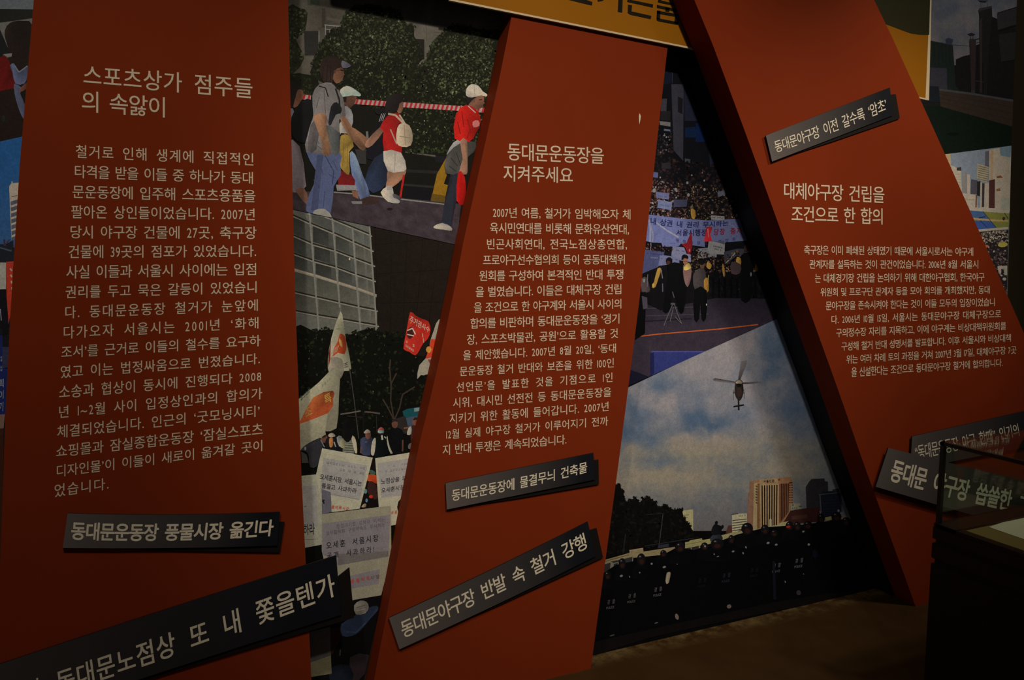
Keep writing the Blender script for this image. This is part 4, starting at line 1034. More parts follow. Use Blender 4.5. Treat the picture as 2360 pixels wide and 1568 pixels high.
m3.line([(275, 225), (400, 320), (545, 405)], 18, (134, 130, 142)).line([(190, 190), (205, 300), (200, 460)], 22, (130, 128, 144)).line([(205, 250), (235, 360), (232, 460)], 16, (122, 120, 136)).line([(1120, 215), (1380, 400)], 10, (104, 104, 124))
m3.text('내 상권 내 권리 무시하는', (200, 243), (1142, 258), (1146, 196), (205, 160), (30, 30, 66), wf=1.0, bold=0.025, bend=7)
m3.text('서울시행정', (515, 384), (880, 386), (884, 306), (518, 310), (32, 28, 60), wf=.85, bold=0.025).text('당장 중지하', (962, 378), (1385, 354), (1372, 284), (968, 302), (104, 24, 40), wf=.85, bold=0.025).text('평화시장상인연합회', (508, 458), (1232, 440), (1230, 398), (510, 418), (44, 40, 74), wf=1.0, bold=0.012, bend=8).scribble(430, 480, 500, 478, 12, 5, (64, 64, 110))
m3.part('printed_flag', 'red flags in front of the banner')
m3.poly([(878, 282), (948, 284), (925, 370), (945, 440), (900, 455), (845, 445), (868, 375)], (156, 32, 36), 2).line([(895, 300), (905, 400)], 12, (190, 90, 90)).poly([(572, 480), (640, 470), (692, 340), (708, 470), (702, 560), (662, 618), (626, 530)], (116, 22, 28), 2).blob(676, 560, 10, 18, (160, 80, 80))
for q, c in (([(60, 540), (135, 548), (372, 580), (362, 640), (312, 640), (300, 760), (60, 860)], (66, 68, 98)), ([(318, 615), (552, 640), (552, 716), (300, 748)], (98, 98, 124)), ([(470, 510), (610, 525), (640, 600), (692, 612), (692, 702), (560, 682), (455, 622)], (106, 104, 124)), ([(775, 540), (1002, 520), (1002, 645), (775, 657)], (108, 105, 106)),
             ([(905, 455), (1102, 448), (1096, 612), (888, 602)], (120, 115, 112)), ([(935, 138), (1095, 150), (1098, 197), (935, 190)], (118, 112, 110)), ([(1090, 580), (1250, 540), (1438, 545), (1434, 612), (1300, 640), (1250, 620), (1100, 735)], (50, 50, 58)), ([(960, 450), (1100, 446), (1097, 490)], (70, 70, 84))): m3.part('printed_placard').poly(q, c)
m3.part('printed_placard_writing')
m3.scribble(160, 600, 350, 622, 20, 9, (38, 40, 70)).scribble(200, 650, 320, 660, 20, 5, (120, 120, 140)).scribble(330, 660, 530, 676, 18, 8, (60, 58, 80)).scribble(485, 560, 620, 575, 18, 6, (64, 62, 80)).scribble(840, 590, 930, 585, 16, 5, (56, 54, 60)).scribble(850, 618, 920, 612, 16, 5, (56, 54, 60)).scribble(960, 510, 1070, 535, 18, 6, (54, 52, 58)).scribble(975, 545, 1060, 562, 18, 5, (54, 52, 58)).scribble(790, 560, 880, 555, 14, 5, (64, 62, 66)).scribble(950, 165, 1080, 172, 12, 7, (84, 80, 80))
m3.line([(1100, 730), (1250, 565)], 13, (118, 115, 110)).line([(975, 600), (965, 800)], 8, (110, 92, 84)).line([(210, 470), (205, 560)], 10, (120, 116, 120))
m3.part('printed_crowd', 'front row of standing people in dark clothes')
m3.poly([(60, 850), (200, 820), (420, 800), (700, 800), (1000, 820), (1400, 760), (1560, 900), (1640, 1140), (1000, 1130), (640, 1200), (330, 1280), (60, 1150)], (13, 12, 14))
m3.leaves([(140, 475), (470, 515), (460, 600), (140, 545)], 30, 14, [(60, 34, 32), (34, 24, 26), (96, 62, 50)], .8)
m3.leaves([(690, 520), (1000, 640), (1500, 500), (1520, 820), (700, 840)], 420, 15, [(26, 18, 18), (52, 34, 28), (90, 66, 40), (16, 13, 14), (70, 50, 40)], .7)
m3.leaves([(900, 870), (1500, 860), (1560, 1130), (900, 1110)], 110, 26, [(9, 9, 11), (20, 18, 22), (13, 12, 15)], .6)
for x in range(8): m3.line([(960 + x * 72, 900), (955 + x * 74, 1130)], 26, (7, 7, 9))
m3.part('printed_person', 'man in a dark suit with bowed head')
m3.blob(430, 690, 40, 48, (15, 12, 13)).blob(420, 712, 24, 28, (60, 36, 30)).poly([(415, 735), (495, 705), (590, 735), (622, 830), (605, 960), (645, 1010), (605, 1300), (545, 1290), (500, 1110), (462, 1110), (440, 1290), (355, 1290), (395, 1010), (415, 820)], (8, 8, 10), 2)
m3.part('printed_person', 'smiling man wearing a yellow sash')
m3.poly([(600, 745), (650, 705), (694, 745), (692, 900), (650, 1005), (605, 900)], (104, 76, 70), 2).blob(626, 690, 30, 48, (128, 84, 62)).poly([(582, 680), (585, 625), (620, 610), (658, 630), (656, 665), (615, 655)], (14, 12, 13), 2).poly([(604, 770), (665, 712), (694, 770), (625, 805)], (156, 130, 66), 2).line([(600, 695), (650, 692)], 5, (70, 40, 30))
m3.part('printed_person', 'man in a grey jacket standing with papers')
m3.blob(828, 735, 30, 52, (84, 56, 42)).blob(822, 708, 32, 30, (16, 14, 14)).poly([(732, 830), (800, 775), (862, 805), (872, 960), (852, 1042), (740, 1036), (716, 900)], (50, 44, 42), 2).poly([(848, 920), (900, 895), (906, 1045), (862, 1062)], (124, 88, 36), 2).poly([(738, 1030), (884, 1046), (872, 1385), (822, 1385), (806, 1150), (792, 1385), (734, 1392)], (7, 7, 9), 2).blob(880, 1215, 8, 14, (130, 122, 116)).line([(905, 860), (890, 980)], 8, (140, 120, 60))
m3.part('printed_person', 'man in dark clothes at the end of the front row')
m3.poly([(1288, 630), (1385, 585), (1442, 640), (1432, 1000), (1405, 1160), (1300, 1160), (1290, 800)], (9, 9, 11), 2).blob(1362, 535, 34, 46, (46, 30, 26)).blob(1415, 850, 8, 26, (112, 104, 96))
m3.part('printed_person', 'person at the edge of the rally in a pale waistcoat')
m3.poly([(100, 900), (160, 890), (195, 1000), (190, 1060), (100, 1060)], (72, 58, 58), 2).poly([(20, 1080), (150, 1060), (140, 1560), (20, 1640)], (8, 8, 9)).poly([(100, 1110), (165, 1130), (170, 1260), (115, 1272)], (66, 60, 66)).blob(128, 925, 14, 24, (108, 122, 108)).line([(172, 850), (165, 1000)], 8, (100, 96, 100))
for q in ([(290, 780), (338, 788), (300, 900), (262, 1005), (220, 1005), (250, 930)], [(1245, 642), (1292, 660), (1292, 742), (1238, 722)], [(1070, 735), (1085, 735), (1105, 860), (1080, 870)], [(1470, 730), (1500, 730), (1495, 810), (1462, 810)], [(890, 700), (942, 735), (920, 790), (880, 760)], [(690, 60), (745, 80), (740, 180), (700, 170)]): m3.part('printed_sash', 'yellow sash').poly(q, (150, 112, 50), 2)
m3.part('printed_stick')
m3.line([(335, 800), (350, 900)], 10, (104, 100, 104)).line([(350, 960), (352, 1060)], 12, (80, 78, 84)).blob(238, 980, 14, 22, (176, 140, 60)).poly([(1180, 700), (1290, 730), (1280, 840), (1180, 840)], (60, 46, 46), 2)
m3.part('printed_stepladder', 'metal stepladder in the picture')
for L in ([(478, 1200), (420, 1330), (365, 1470)], [(490, 1200), (530, 1330), (582, 1448)], [(482, 1240), (440, 1420)], [(470, 1060), (490, 1130)], [(500, 1360), (575, 1440)]): m3.line(L, 9, (84, 80, 80))
m3.line([(430, 1330), (520, 1325)], 6, (66, 62, 62)).blob(475, 1205, 30, 14, (70, 66, 68))
m3.end()

# ------------------------------------------------------------------ helicopter over the police line
m4 = Photo([(1430, 898), (1840, 713), (2030, 1220), (2075, 1343), (1335, 1518)], 0.0015, E4,
           'mural photo of a helicopter in a cloudy sky above a line of riot police', (8, 7, 7)).at(1360, 720, 3.3714)
CL = [(900, 420, 330, 200, 1.0), (560, 700, 140, 120, .9), (690, 790, 110, 110, .75), (1000, 1000, 330, 90, 1.1), (760, 1090, 250, 90, .8), (500, 1300, 700, 150, 1.0), (1150, 220, 170, 150, .95), (1420, 830, 150, 140, .9), (330, 590, 90, 70, .8), (350, 1100, 120, 70, .8),
      (1250, 620, 130, 110, .7), (1500, 1000, 180, 80, .6), (1550, 1180, 260, 110, .85), (1440, 560, 110, 60, .6), (1000, 700, 160, 90, .55)]
BL = [(560, 560, 120, 70, .8), (790, 800, 110, 120, .9), (930, 880, 170, 70, .9), (330, 940, 160, 110, .8), (560, 1150, 170, 60, .8), (1420, 330, 110, 260, .8), (1560, 800, 110, 200, .8), (330, 760, 60, 90, .6)]
def sky4(x, y):
    wx = x + 60 * fbm(x, y, 170, 11); wy = y + 60 * fbm(x, y, 170, 12)
    v = sum(w * math.exp(-(((wx - a) / rx) ** 2 + ((wy - b) / ry) ** 2)) for a, b, rx, ry, w in CL) - sum(w * math.exp(-(((wx - a) / rx) ** 2 + ((wy - b) / ry) ** 2)) for a, b, rx, ry, w in BL)
    v = 0.46 + 0.55 * v + 0.22 * fbm(x, y, 120, 13)
    warm = mixc((122, 113, 110), (122, 110, 92), min(1, max(0, (y - 800) / 300)))
    low = min(1, max(0, (y - 1350) / 350))
    return mixc(mixc((66, 79, 94), warm, v), (86, 78, 74), low * .75)
m4.part('printed_sky', 'cloudy sky in the picture')
m4.grid(-60, 2150, lambda x: 585 - (x - 296) * (556 / 1156) + (0 if x > -60 else 0), lambda x: 1700, 130, 90, sky4)
m4.part('printed_helicopter', 'hovering helicopter seen from behind and below')
for q in ([(1130, 540), (1126, 556), (960, 536), (952, 522), (970, 512)], [(1185, 546), (1340, 536), (1346, 550), (1188, 560)], [(1150, 525), (1172, 380), (1222, 374), (1210, 420), (1165, 530)]):
    m4.poly(q, [(44, 38, 36)] + [(96, 90, 88)] * (len(q) - 2) + [(44, 38, 36)])
m4.poly([(1126, 560), (1132, 535), (1157, 524), (1182, 535), (1190, 570), (1192, 620), (1180, 665), (1158, 690), (1135, 665), (1122, 620)], (33, 27, 25), 3).poly([(1130, 545), (1157, 525), (1184, 545), (1170, 556), (1142, 556)], (128, 112, 88), 2).poly([(1140, 556), (1174, 556), (1170, 580), (1144, 580)], (14, 13, 13), 2)
m4.blob(1158, 620, 22, 40, (44, 30, 26)).line([(1153, 680), (1155, 762)], 13, (28, 24, 22)).line([(1114, 735), (1196, 720)], 13, (22, 21, 20)).line([(1117, 600), (1112, 640), (1112, 685)], 5, (70, 64, 62)).line([(1195, 600), (1199, 640), (1198, 672)], 5, (70, 64, 62)).line([(1110, 628), (1124, 622)], 12, (60, 54, 52)).line([(1186, 625), (1200, 630)], 12, (60, 54, 52)).line([(1155, 735), (1155, 762)], 6, (16, 15, 15))
m4.at(1660, 1080, 4.9)
m4.part('printed_building', 'dark office tower in the picture')
m4.poly([(965, 210), (1000, 155), (1030, 120), (1175, 113), (1182, 145), (1216, 150), (1218, 250), (1190, 480), (975, 480)], (36, 34, 36))
m4.part('printed_building', 'blue-glazed office block in the picture')
m4.poly([(1112, 300), (1150, 260), (1310, 255), (1362, 280), (1372, 480), (1300, 560), (1142, 560)], (22, 24, 32)).line([(1125, 300), (1140, 500)], 14, (64, 63, 64)).line([(1360, 282), (1376, 495)], 14, (54, 53, 56)).line([(1112, 297), (1362, 272)], 11, (60, 59, 60)).poly([(1265, 240), (1340, 225), (1350, 270), (1270, 262)], (44, 42, 44))
for k in range(6): m4.line([(1160, 330 + k * 33), (1345, 318 + k * 33)], 4, (32, 36, 48))
m4.part('printed_building', 'maroon low building in the picture')
m4.poly([(720, 560), (790, 480), (980, 448), (1115, 440), (1140, 600), (720, 640)], (46, 24, 20)).poly([(800, 540), (980, 520), (985, 560), (810, 580)], (58, 34, 28))
m4.part('printed_building', 'cream tower with dark upright window strips and a roof sign')
m4.poly([(330, 150), (385, 140), (445, 124), (620, 108), (800, 95), (806, 130), (818, 150), (822, 395), (795, 405), (790, 480), (720, 600), (660, 670), (460, 700), (370, 720), (303, 620), (313, 280), (328, 260)], (122, 86, 58))
m4.poly([(330, 150), (386, 165), (372, 715), (303, 610), (313, 280), (328, 260)], (112, 80, 60)).poly([(380, 168), (442, 160), (442, 700), (368, 712)], (136, 116, 80)).poly([(418, 170), (442, 168), (442, 690), (415, 690)], (96, 68, 42))
m4.poly([(445, 124), (640, 110), (662, 180), (445, 190)], (134, 108, 76)).poly([(448, 186), (662, 178), (662, 645), (455, 670)], (142, 116, 80))
for k in range(7): m4.line([(472 + k * 28, 192 - k), (476 + k * 26.5, 660 - k * 3)], 14, (24, 18, 15))
m4.poly([(664, 180), (780, 165), (772, 500), (664, 640)], (98, 62, 40))
for k in range(5): m4.line([(690 + k * 20, 172), (688 + k * 19, 590 - k * 22)], 9, (34, 20, 15))
for k in range(8):
    for xx in (786, 810): m4.line([(xx - 7, 190 + k * 28), (xx + 7, 189 + k * 28)], 11, (40, 22, 16))
m4.line([(778, 165), (815, 160)], 12, (48, 28, 20)).text('서울신문', (488, 165), (612, 158), (610, 124), (486, 131), (22, 17, 16), bold=0.025, wf=.8).text('서', (652, 145), (682, 142), (680, 112), (650, 115), (22, 17, 16), bold=0.025).scribble(512, 178, 585, 172, 10, 5, (150, 80, 50))
for k in range(7): m4.line([(401, 195 + k * 31), (416, 210 + k * 31)], 12, (60, 46, 34))
m4.part('printed_building', 'white striped building in the picture')
m4.poly([(133, 525), (200, 512), (302, 508), (302, 660), (160, 730), (130, 720)], (152, 142, 110))
for k in range(5): m4.line([(135, 590 + k * 29), (300, 572 + k * 27)], 9, (50, 44, 36))
m4.scribble(188, 545, 290, 535, 22, 6, (50, 46, 40)).line([(135, 522), (205, 510)], 10, (50, 46, 42)).poly([(60, 740), (90, 645), (132, 640), (135, 725)], (70, 42, 34))
m4.part('printed_building', 'small cream building with a rooftop sign in the picture')
m4.poly([(795, 402), (902, 390), (916, 452), (795, 476)], (112, 106, 84)).text('ACE', (808, 466), (872, 460), (870, 432), (806, 437), (44, 42, 40), bold=0.012, wf=.9).blob(820, 415, 12, 10, (70, 66, 60)).line([(890, 430), (920, 430)], 16, (60, 56, 48))
m4.at(1380, 1080, 4.9)
m4.part('printed_billboard', 'white roof billboard in the picture')
m4.poly([(940, 476), (1066, 464), (1066, 700), (985, 700)], (142, 132, 92)).scribble(955, 535, 1030, 525, 16, 6, (60, 54, 46)).scribble(975, 560, 1010, 554, 12, 3, (60, 54, 46))
tp = [(100, 160), (190, 178), (235, 190), (275, 262), (300, 385), (340, 380), (410, 322), (480, 405), (500, 345), (560, 318), (640, 380), (668, 440), (760, 408), (830, 470), (937, 453), (960, 560), (1032, 640), (1078, 760), (1110, 795), (800, 850), (500, 910), (40, 1030)]
m4.part('printed_tree', 'dark row of trees in the picture').poly(tp, (10, 9, 8)).leaves(tp, 420, 24, [(13, 12, 9), (18, 14, 12), (9, 8, 7)])
edge_t = tp[1:19]
for i, (x, y) in enumerate(edge_t[:-1]):
    x2, y2 = edge_t[i + 1]
    m4.leaves([(x - 22, y - 14), (x2 + 12, y2 - 14), (x2 + 12, y2 + 30), (x - 22, y + 30)], 16, 15, [(11, 10, 8), (15, 12, 10)])
m4.part('printed_lamp_post', 'lamp posts and rail in the picture')
m4.line([(725, 515), (680, 880)], 9, (44, 45, 46)).line([(540, 521), (736, 512)], 6, (38, 38, 38)).line([(302, 740), (275, 965)], 11, (32, 27, 26)).line([(520, 878), (800, 832), (1082, 788)], 6, (38, 40, 44)).poly([(670, 870), (790, 850), (790, 890), (665, 905)], (38, 38, 44))
m4.part('printed_bus', 'cream buses parked behind the police')
m4.poly([(30, 1045), (345, 955), (350, 930), (500, 900), (505, 940), (870, 885), (865, 960), (640, 985), (300, 1020), (30, 1092)], (118, 103, 72)).line([(30, 1062), (345, 975)], 10, (84, 70, 50)).line([(345, 930), (500, 905)], 14, (136, 112, 82))
m4.poly([(20, 1080), (380, 1000), (380, 1100), (20, 1210)], (40, 36, 36))
for L in ([(40, 1085), (140, 1058), (130, 1168), (30, 1198)], [(165, 1075), (220, 1062), (215, 1130), (160, 1140)]): m4.line(L + L[:1], 9, (112, 104, 84))
m4.line([(385, 1005), (380, 1070)], 8, (104, 98, 84)).line([(150, 1060), (145, 1180)], 22, (100, 92, 74))
m4.part('printed_bus', 'cream bus in the middle').poly([(975, 835), (1022, 826), (1030, 812), (1165, 790), (1170, 810), (1600, 735), (1600, 800), (1150, 872), (975, 905)], (130, 120, 76)).line([(975, 862), (1160, 828)], 7, (96, 92, 66)).poly([(985, 905), (1150, 870), (1150, 940), (985, 960)], (38, 32, 34)).line([(1045, 890), (1042, 940)], 8, (112, 104, 80)).line([(1138, 870), (1135, 930)], 14, (112, 104, 80)).line([(1420, 810), (1410, 910)], 10, (104, 98, 82))
m4.at(1660, 1080, 4.9)
m4.part('printed_bus', 'bus roof behind the helmets').poly([(-60, 775), (150, 720), (260, 705), (260, 785), (-60, 830)], (128, 118, 80)).poly([(370, 692), (660, 640), (670, 615), (770, 598), (760, 632), (745, 664), (400, 748)], (136, 128, 86)).line([(400, 720), (740, 652)], 8, (96, 106, 84));m4.part('printed_bus_sign').poly([(555, 580), (568, 560), (580, 580), (580, 670), (555, 680)], (150, 140, 106))
m4.part('printed_bus', 'bus roof at the far end').poly([(1185, 552), (1262, 540), (1256, 582), (1190, 594)], (122, 114, 72)).poly([(1366, 556), (1452, 540), (1446, 566), (1370, 580)], (110, 102, 62)).poly([(400, 748), (700, 690), (690, 760), (400, 800)], (30, 28, 30)).poly([(660, 700), (700, 690), (690, 720), (650, 735)], (130, 122, 84))
m4.at(1380, 1080, 4.9)
m4.part('printed_person', 'photographer standing on a bus roof')
m4.poly([(1288, 750), (1372, 745), (1398, 815), (1255, 820)], (34, 36, 40), 2).poly([(1284, 665), (1310, 630), (1350, 638), (1385, 652), (1408, 645), (1412, 668), (1388, 690), (1386, 720), (1368, 745), (1290, 755), (1270, 725)], (13, 13, 15), 2).blob(1330, 612, 17, 20, (16, 14, 14)).blob(1398, 656, 15, 18, (20, 17, 17))
m4.at(0, 0, 1)
m4.part('printed_police_line', 'line of riot police in black with shields')
m4.poly([(1330, 1335), (1390, 1322), (1420, 1302), (1470, 1292), (1530, 1278), (1560, 1262), (1600, 1268), (1640, 1255), (1700, 1232), (1770, 1215), (1850, 1210), (1950, 1196), (2020, 1205), (2068, 1342), (2014, 1357), (1367, 1510), (1336, 1516)], (5, 5, 6))
for (ox, oy, L) in ((1380, 1080, [(265, 1075, 42, 62), (480, 1030, 50, 70), (730, 962, 38, 40), (915, 890, 56, 60), (1195, 882, 42, 46), (1335, 855, 74, 62), (100, 1210, 40, 50)]), (1660, 1080, [(305, 682, 66, 70), (505, 692, 48, 56), (610, 732, 42, 40), (125, 802, 36, 50), (782, 650, 46, 52), (990, 642, 52, 46), (870, 652, 42, 52), (1312, 545, 58, 52), (1140, 562, 42, 52), (1420, 600, 50, 50)])):
    m4.at(ox, oy, 4.9)
    for i, (x, y, a, b) in enumerate(L):
        m4.poly([(x - a * 1.9, y + b * 3), (x - a * 1.6, y + b * 1.1), (x - a * .6, y + b * .7), (x + a * .6, y + b * .7), (x + a * 1.7, y + b * 1.1), (x + a * 2, y + b * 3)], (7, 7, 8), 2)
        m4.blob(x, y, a, b, (15, 13, 14), n=14).blob(x + a * .05, y + b * .35, a * .5, b * .42, (40, 20, 16)).blob(x - a * .25, y - b * .45, a * .3, b * .2, (40, 36, 38)).blob(x - a * .3, y - b * .5, a * .12, b * .09, (120, 110, 104))
for (ox, oy, L) in ((1380, 1080, [(255, 1215, 18, 12), (597, 1078, 12, 12), (740, 1115, 20, 12), (462, 1178, 8, 9), (348, 1225, 6, 10), (1200, 880, 12, 12), (1303, 970, 7, 10), (1345, 995, 14, 5), (885, 1082, 5, 5)]), (1660, 1080, [(145, 938, 16, 10), (540, 843, 18, 12), (632, 862, 16, 12), (290, 892, 8, 14), (938, 714, 14, 10), (258, 958, 8, 14), (733, 1282, 6, 14), (940, 1194, 6, 6), (1000, 860, 14, 14), (1335, 478, 14, 16)])):
    m4.at(ox, oy, 4.9)
    for x, y, a, b in L: m4.blob(x, y, a, b, (104, 98, 94), -.3)
m4.blob(-495, 655, 0.5, 0.5, (9, 9, 9)).blob(768, 660, 24, 14, (130, 34, 24), -.2)
m4.at(1360, 1060, 2.95)
m4.poly([(517, 790), (524, 768), (545, 765), (545, 790), (535, 835), (520, 845), (513, 825)], (118, 104, 82), 2)
for (x, y, c) in ((115, 985, (74, 68, 66)), (258, 945, (66, 62, 60)), (435, 900, (78, 72, 70)), (900, 805, (34, 34, 44)), (1242, 738, (72, 70, 76)), (1394, 705, (84, 80, 80)), (735, 840, (22, 21, 22)), (1090, 770, (20, 20, 24))):
    m4.text('경찰', (x, y), (x + 52, y - 8), (x + 56, y - 38), (x + 4, y - 30), c, wf=.6, bold=0.012).text('POLICE', (x - 6, y + 34), (x + 48, y + 26), (x + 50, y + 6), (x - 4, y + 14), c, wf=1.0, bold=0.012)
for x, y, a, b, c in ((945, 998, 16, 14, (92, 76, 64)), (590, 1068, 12, 22, (98, 84, 74)), (1312, 1005, 24, 12, (44, 38, 36)), (1418, 905, 16, 18, (46, 41, 42)), (450, 1110, 14, 5, (70, 64, 60)), (150, 1195, 18, 5, (60, 54, 50))): m4.blob(x, y, a, b, c, -.3)
m4.line([(1248, 690), (1256, 950)], 18, (17, 17, 24)).blob(1530, 640, 20, 30, (12, 14, 24))
m4.poly([(10, 1335), (20, 1240), (600, 1110), (1300, 960), (1900, 870), (1925, 885), (1560, 968), (800, 1122), (400, 1212)], (13, 10, 10))
m4.end()

# ------------------------------------------------------------------ rooftop with chimneys
m5 = Photo([(2000, -60), (2346, -60), (2331, 336), (2160, 358)], 0.0015, E5,
           'dark mural photo of a rooftop with chimneys, beside the amber sign', (16, 15, 14)).at(1900, 0, 4.126)
m5.part('printed_sky', 'overcast sky in the picture')
m5.grid(950, 1840, lambda x: -250, lambda x: 620, 26, 26, lambda x, y: mixc((50, 54, 60), (76, 70, 68), 0.45 + .8 * fbm(x, y, 260, 21) + (y - 50) / 900))
m5.part('printed_roofline', 'dark roof wall and walls in the picture')
m5.poly([(900, 380), (1010, 386), (1150, 412), (1222, 432), (1248, 800), (1300, 900), (900, 900)], (18, 23, 20)).poly([(900, 636), (1165, 650), (1166, 860), (900, 840)], (35, 33, 37)).line([(1010, 388), (1222, 428), (1400, 440)], 5, (32, 34, 36))
for k in range(6): m5.line([(1010 + k * 36, 400 + k * 6), (1016 + k * 36, 630)], 4, (12, 18, 15))
m5.poly([(1250, 565), (1320, 535), (1382, 520), (1376, 385), (1440, 372), (1440, 430), (1472, 420), (1470, 90), (1592, 60), (1596, 160), (1652, 182), (1645, 120), (1840, 60), (1840, 960), (1700, 940), (1250, 830)], (15, 13, 13))
m5.poly([(1640, 130), (1840, 70), (1840, 260), (1650, 300)], (30, 28, 28)).line([(1640, 300), (1840, 240)], 24, (11, 10, 10)).poly([(1655, 330), (1840, 300), (1840, 560), (1680, 590)], (25, 22, 22)).line([(1690, 590), (1840, 570)], 10, (9, 9, 9))
m5.part('printed_chimney', 'capped metal chimneys in the picture')
m5.poly([(1150, 372), (1180, 360), (1226, 375), (1212, 422), (1152, 412)], (32, 34, 44)).poly([(1380, 370), (1442, 372), (1432, 890), (1398, 890)], (32, 25, 23)).poly([(1358, 325), (1398, 312), (1438, 326), (1420, 342), (1376, 342)], (22, 21, 23)).line([(1392, 340), (1392, 375)], 5, (20, 20, 20)).line([(1412, 340), (1412, 375)], 5, (20, 20, 20)).line([(1440, 378), (1500, 358)], 9, (14, 13, 13)).line([(1444, 410), (1490, 395)], 7, (18, 17, 17))
m5.poly([(1462, 95), (1590, 62), (1592, 165), (1562, 500), (1540, 900), (1470, 900), (1476, 190)], (19, 17, 17)).poly([(1478, 190), (1500, 170), (1500, 880), (1480, 880)], (33, 27, 25)).poly([(1455, 2), (1560, 4), (1530, 26), (1480, 22)], (20, 19, 20)).poly([(1470, 80), (1592, 55), (1592, 75), (1470, 105)], (32, 30, 30)).line([(1488, 20), (1488, 85)], 5, (40, 38, 38)).line([(1550, 20), (1552, 70)], 5, (40, 38, 38)).line([(1505, 600), (1510, 930)], 9, (11, 10, 10)).line([(1440, 770), (1510, 780)], 6, (40, 32, 30))
m5.part('printed_roof_terrace', 'green roof terrace with a tiled parapet in the picture')
m5.poly([(880, 1000), (1110, 1008), (1840, 1215), (1840, 1420), (880, 1500)], (9, 16, 10)).poly([(1090, 850), (1840, 965), (1840, 1220), (1105, 1012)], (37, 28, 22)).line([(1092, 852), (1400, 892), (1840, 966)], 20, (46, 45, 44))
for k in range(1, 4): m5.line([(1095 + k * 2, 852 + k * 40), (1840, 966 + k * 62)], 3, (26, 19, 15))
m5.poly([(900, 815), (1085, 822), (1102, 972), (900, 962)], (16, 18, 21)).line([(1395, 870), (1430, 870)], 26, (34, 33, 34)).blob(1225, 1275, 60, 14, (6, 9, 7))
m5.end()

# ------------------------------------------------------------------ stadium stand
m6 = Photo([(2160, 358), (2331, 336), (2321, 720), (2310, 740)], 0.0015, E6,
           'bright mural photo of a stadium field with tower blocks, below the chimney photo', (60, 60, 56)).at(2080, 300, 3.407)
m6.part('printed_sky', 'pale blue sky in the picture')
m6.poly([(255, 186), (330, 182), (600, 148), (856, 121), (845, 650), (480, 650)], [(84, 88, 92), (86, 92, 98), (94, 98, 100), (72, 84, 92), (110, 106, 92), (100, 100, 92)])
m6.part('printed_building', 'tower blocks beyond the stadium in the picture')
for q, c in (([(300, 190), (376, 180), (380, 275), (340, 270)], (134, 100, 70)), ([(340, 280), (390, 278), (460, 318), (466, 500), (400, 480)], (136, 130, 100)), ([(425, 295), (460, 290), (462, 320), (425, 318)], (40, 34, 30)), ([(470, 328), (516, 338), (511, 500), (470, 500)], (90, 84, 78)),
             ([(508, 345), (530, 350), (530, 500), (508, 500)], (130, 126, 112)), ([(538, 385), (592, 395), (586, 515), (533, 510)], (52, 48, 51)), ([(648, 170), (684, 160), (684, 290), (648, 290)], (62, 58, 60)), ([(682, 156), (760, 140), (856, 124), (842, 645), (660, 625), (662, 420), (680, 410)], (128, 120, 90)),
             ([(760, 130), (856, 121), (850, 215), (770, 200)], (76, 88, 94)), ([(690, 160), (712, 156), (708, 400), (690, 400)], (140, 98, 72)), ([(720, 235), (848, 215), (842, 380), (728, 370)], (138, 130, 100)), ([(725, 375), (842, 390), (840, 475), (726, 468)], (148, 140, 110)), ([(735, 365), (770, 355), (790, 375), (745, 378)], (90, 52, 30)), ([(735, 465), (765, 455), (770, 478), (740, 480)], (90, 60, 36)),
             ([(470, 495), (585, 508), (590, 612), (530, 635), (500, 600)], (148, 138, 106)), ([(588, 262), (676, 290), (666, 415), (584, 384)], (112, 102, 80)), ([(585, 405), (612, 400), (608, 520), (585, 515)], (26, 22, 22)), ([(612, 410), (650, 420), (645, 612), (610, 612)], (140, 130, 100)), ([(625, 415), (645, 418), (640, 605), (622, 605)], (40, 32, 30)), ([(648, 418), (680, 420), (672, 620), (648, 618)], (146, 138, 112)),
             ([(680, 395), (726, 385), (724, 622), (678, 615)], (52, 28, 24)), ([(728, 480), (775, 480), (772, 630), (726, 625)], (134, 126, 100)), ([(575, 510), (586, 510), (582, 610), (572, 610)], (70, 40, 28)), ([(520, 605), (840, 620), (838, 655), (540, 640)], (146, 138, 112)), ([(775, 530), (838, 530), (836, 630), (772, 625)], (110, 106, 90))): m6.poly(q, c)
for k in range(7): m6.line([(590, 280 + k * 17), (674, 300 + k * 17)], 5, (68, 58, 46))
for k in range(6): m6.line([(402, 350 + k * 20), (458, 345 + k * 22)], 4, (104, 98, 76))
m6.scribble(490, 548, 570, 552, 16, 6, (100, 90, 64))
m6.part('printed_field', 'blue and green stadium field in the picture')
m6.poly([(500, 630), (840, 655), (832, 775), (560, 800)], (84, 82, 36)).poly([(500, 628), (632, 640), (682, 705), (540, 692)], (44, 62, 88)).poly([(540, 712), (692, 712), (738, 768), (570, 785)], (38, 54, 92)).line([(545, 694), (690, 708), (832, 714)], 14, (126, 98, 62)).line([(632, 640), (735, 765)], 4, (24, 26, 24)).line([(610, 712), (660, 760)], 5, (20, 26, 50)).line([(560, 792), (832, 770)], 18, (150, 140, 112)).blob(795, 695, 12, 14, (40, 30, 26)).line([(600, 690), (650, 680)], 10, (30, 34, 50)).line([(800, 650), (832, 700)], 5, (30, 30, 22))
m6.part('printed_crowd', 'packed spectators in the stadium stand')
cr = [(560, 805), (832, 785), (826, 1060), (820, 1270), (760, 1220)]
m6.poly(cr + [(700, 1300)], (26, 20, 20)).leaves(cr, 330, 9, [(120, 108, 86), (34, 26, 26), (78, 62, 54), (20, 16, 18), (54, 42, 40)], .7).leaves([(560, 805), (832, 790), (828, 880), (640, 900)], 110, 8, [(140, 130, 106), (100, 88, 72)], .7)
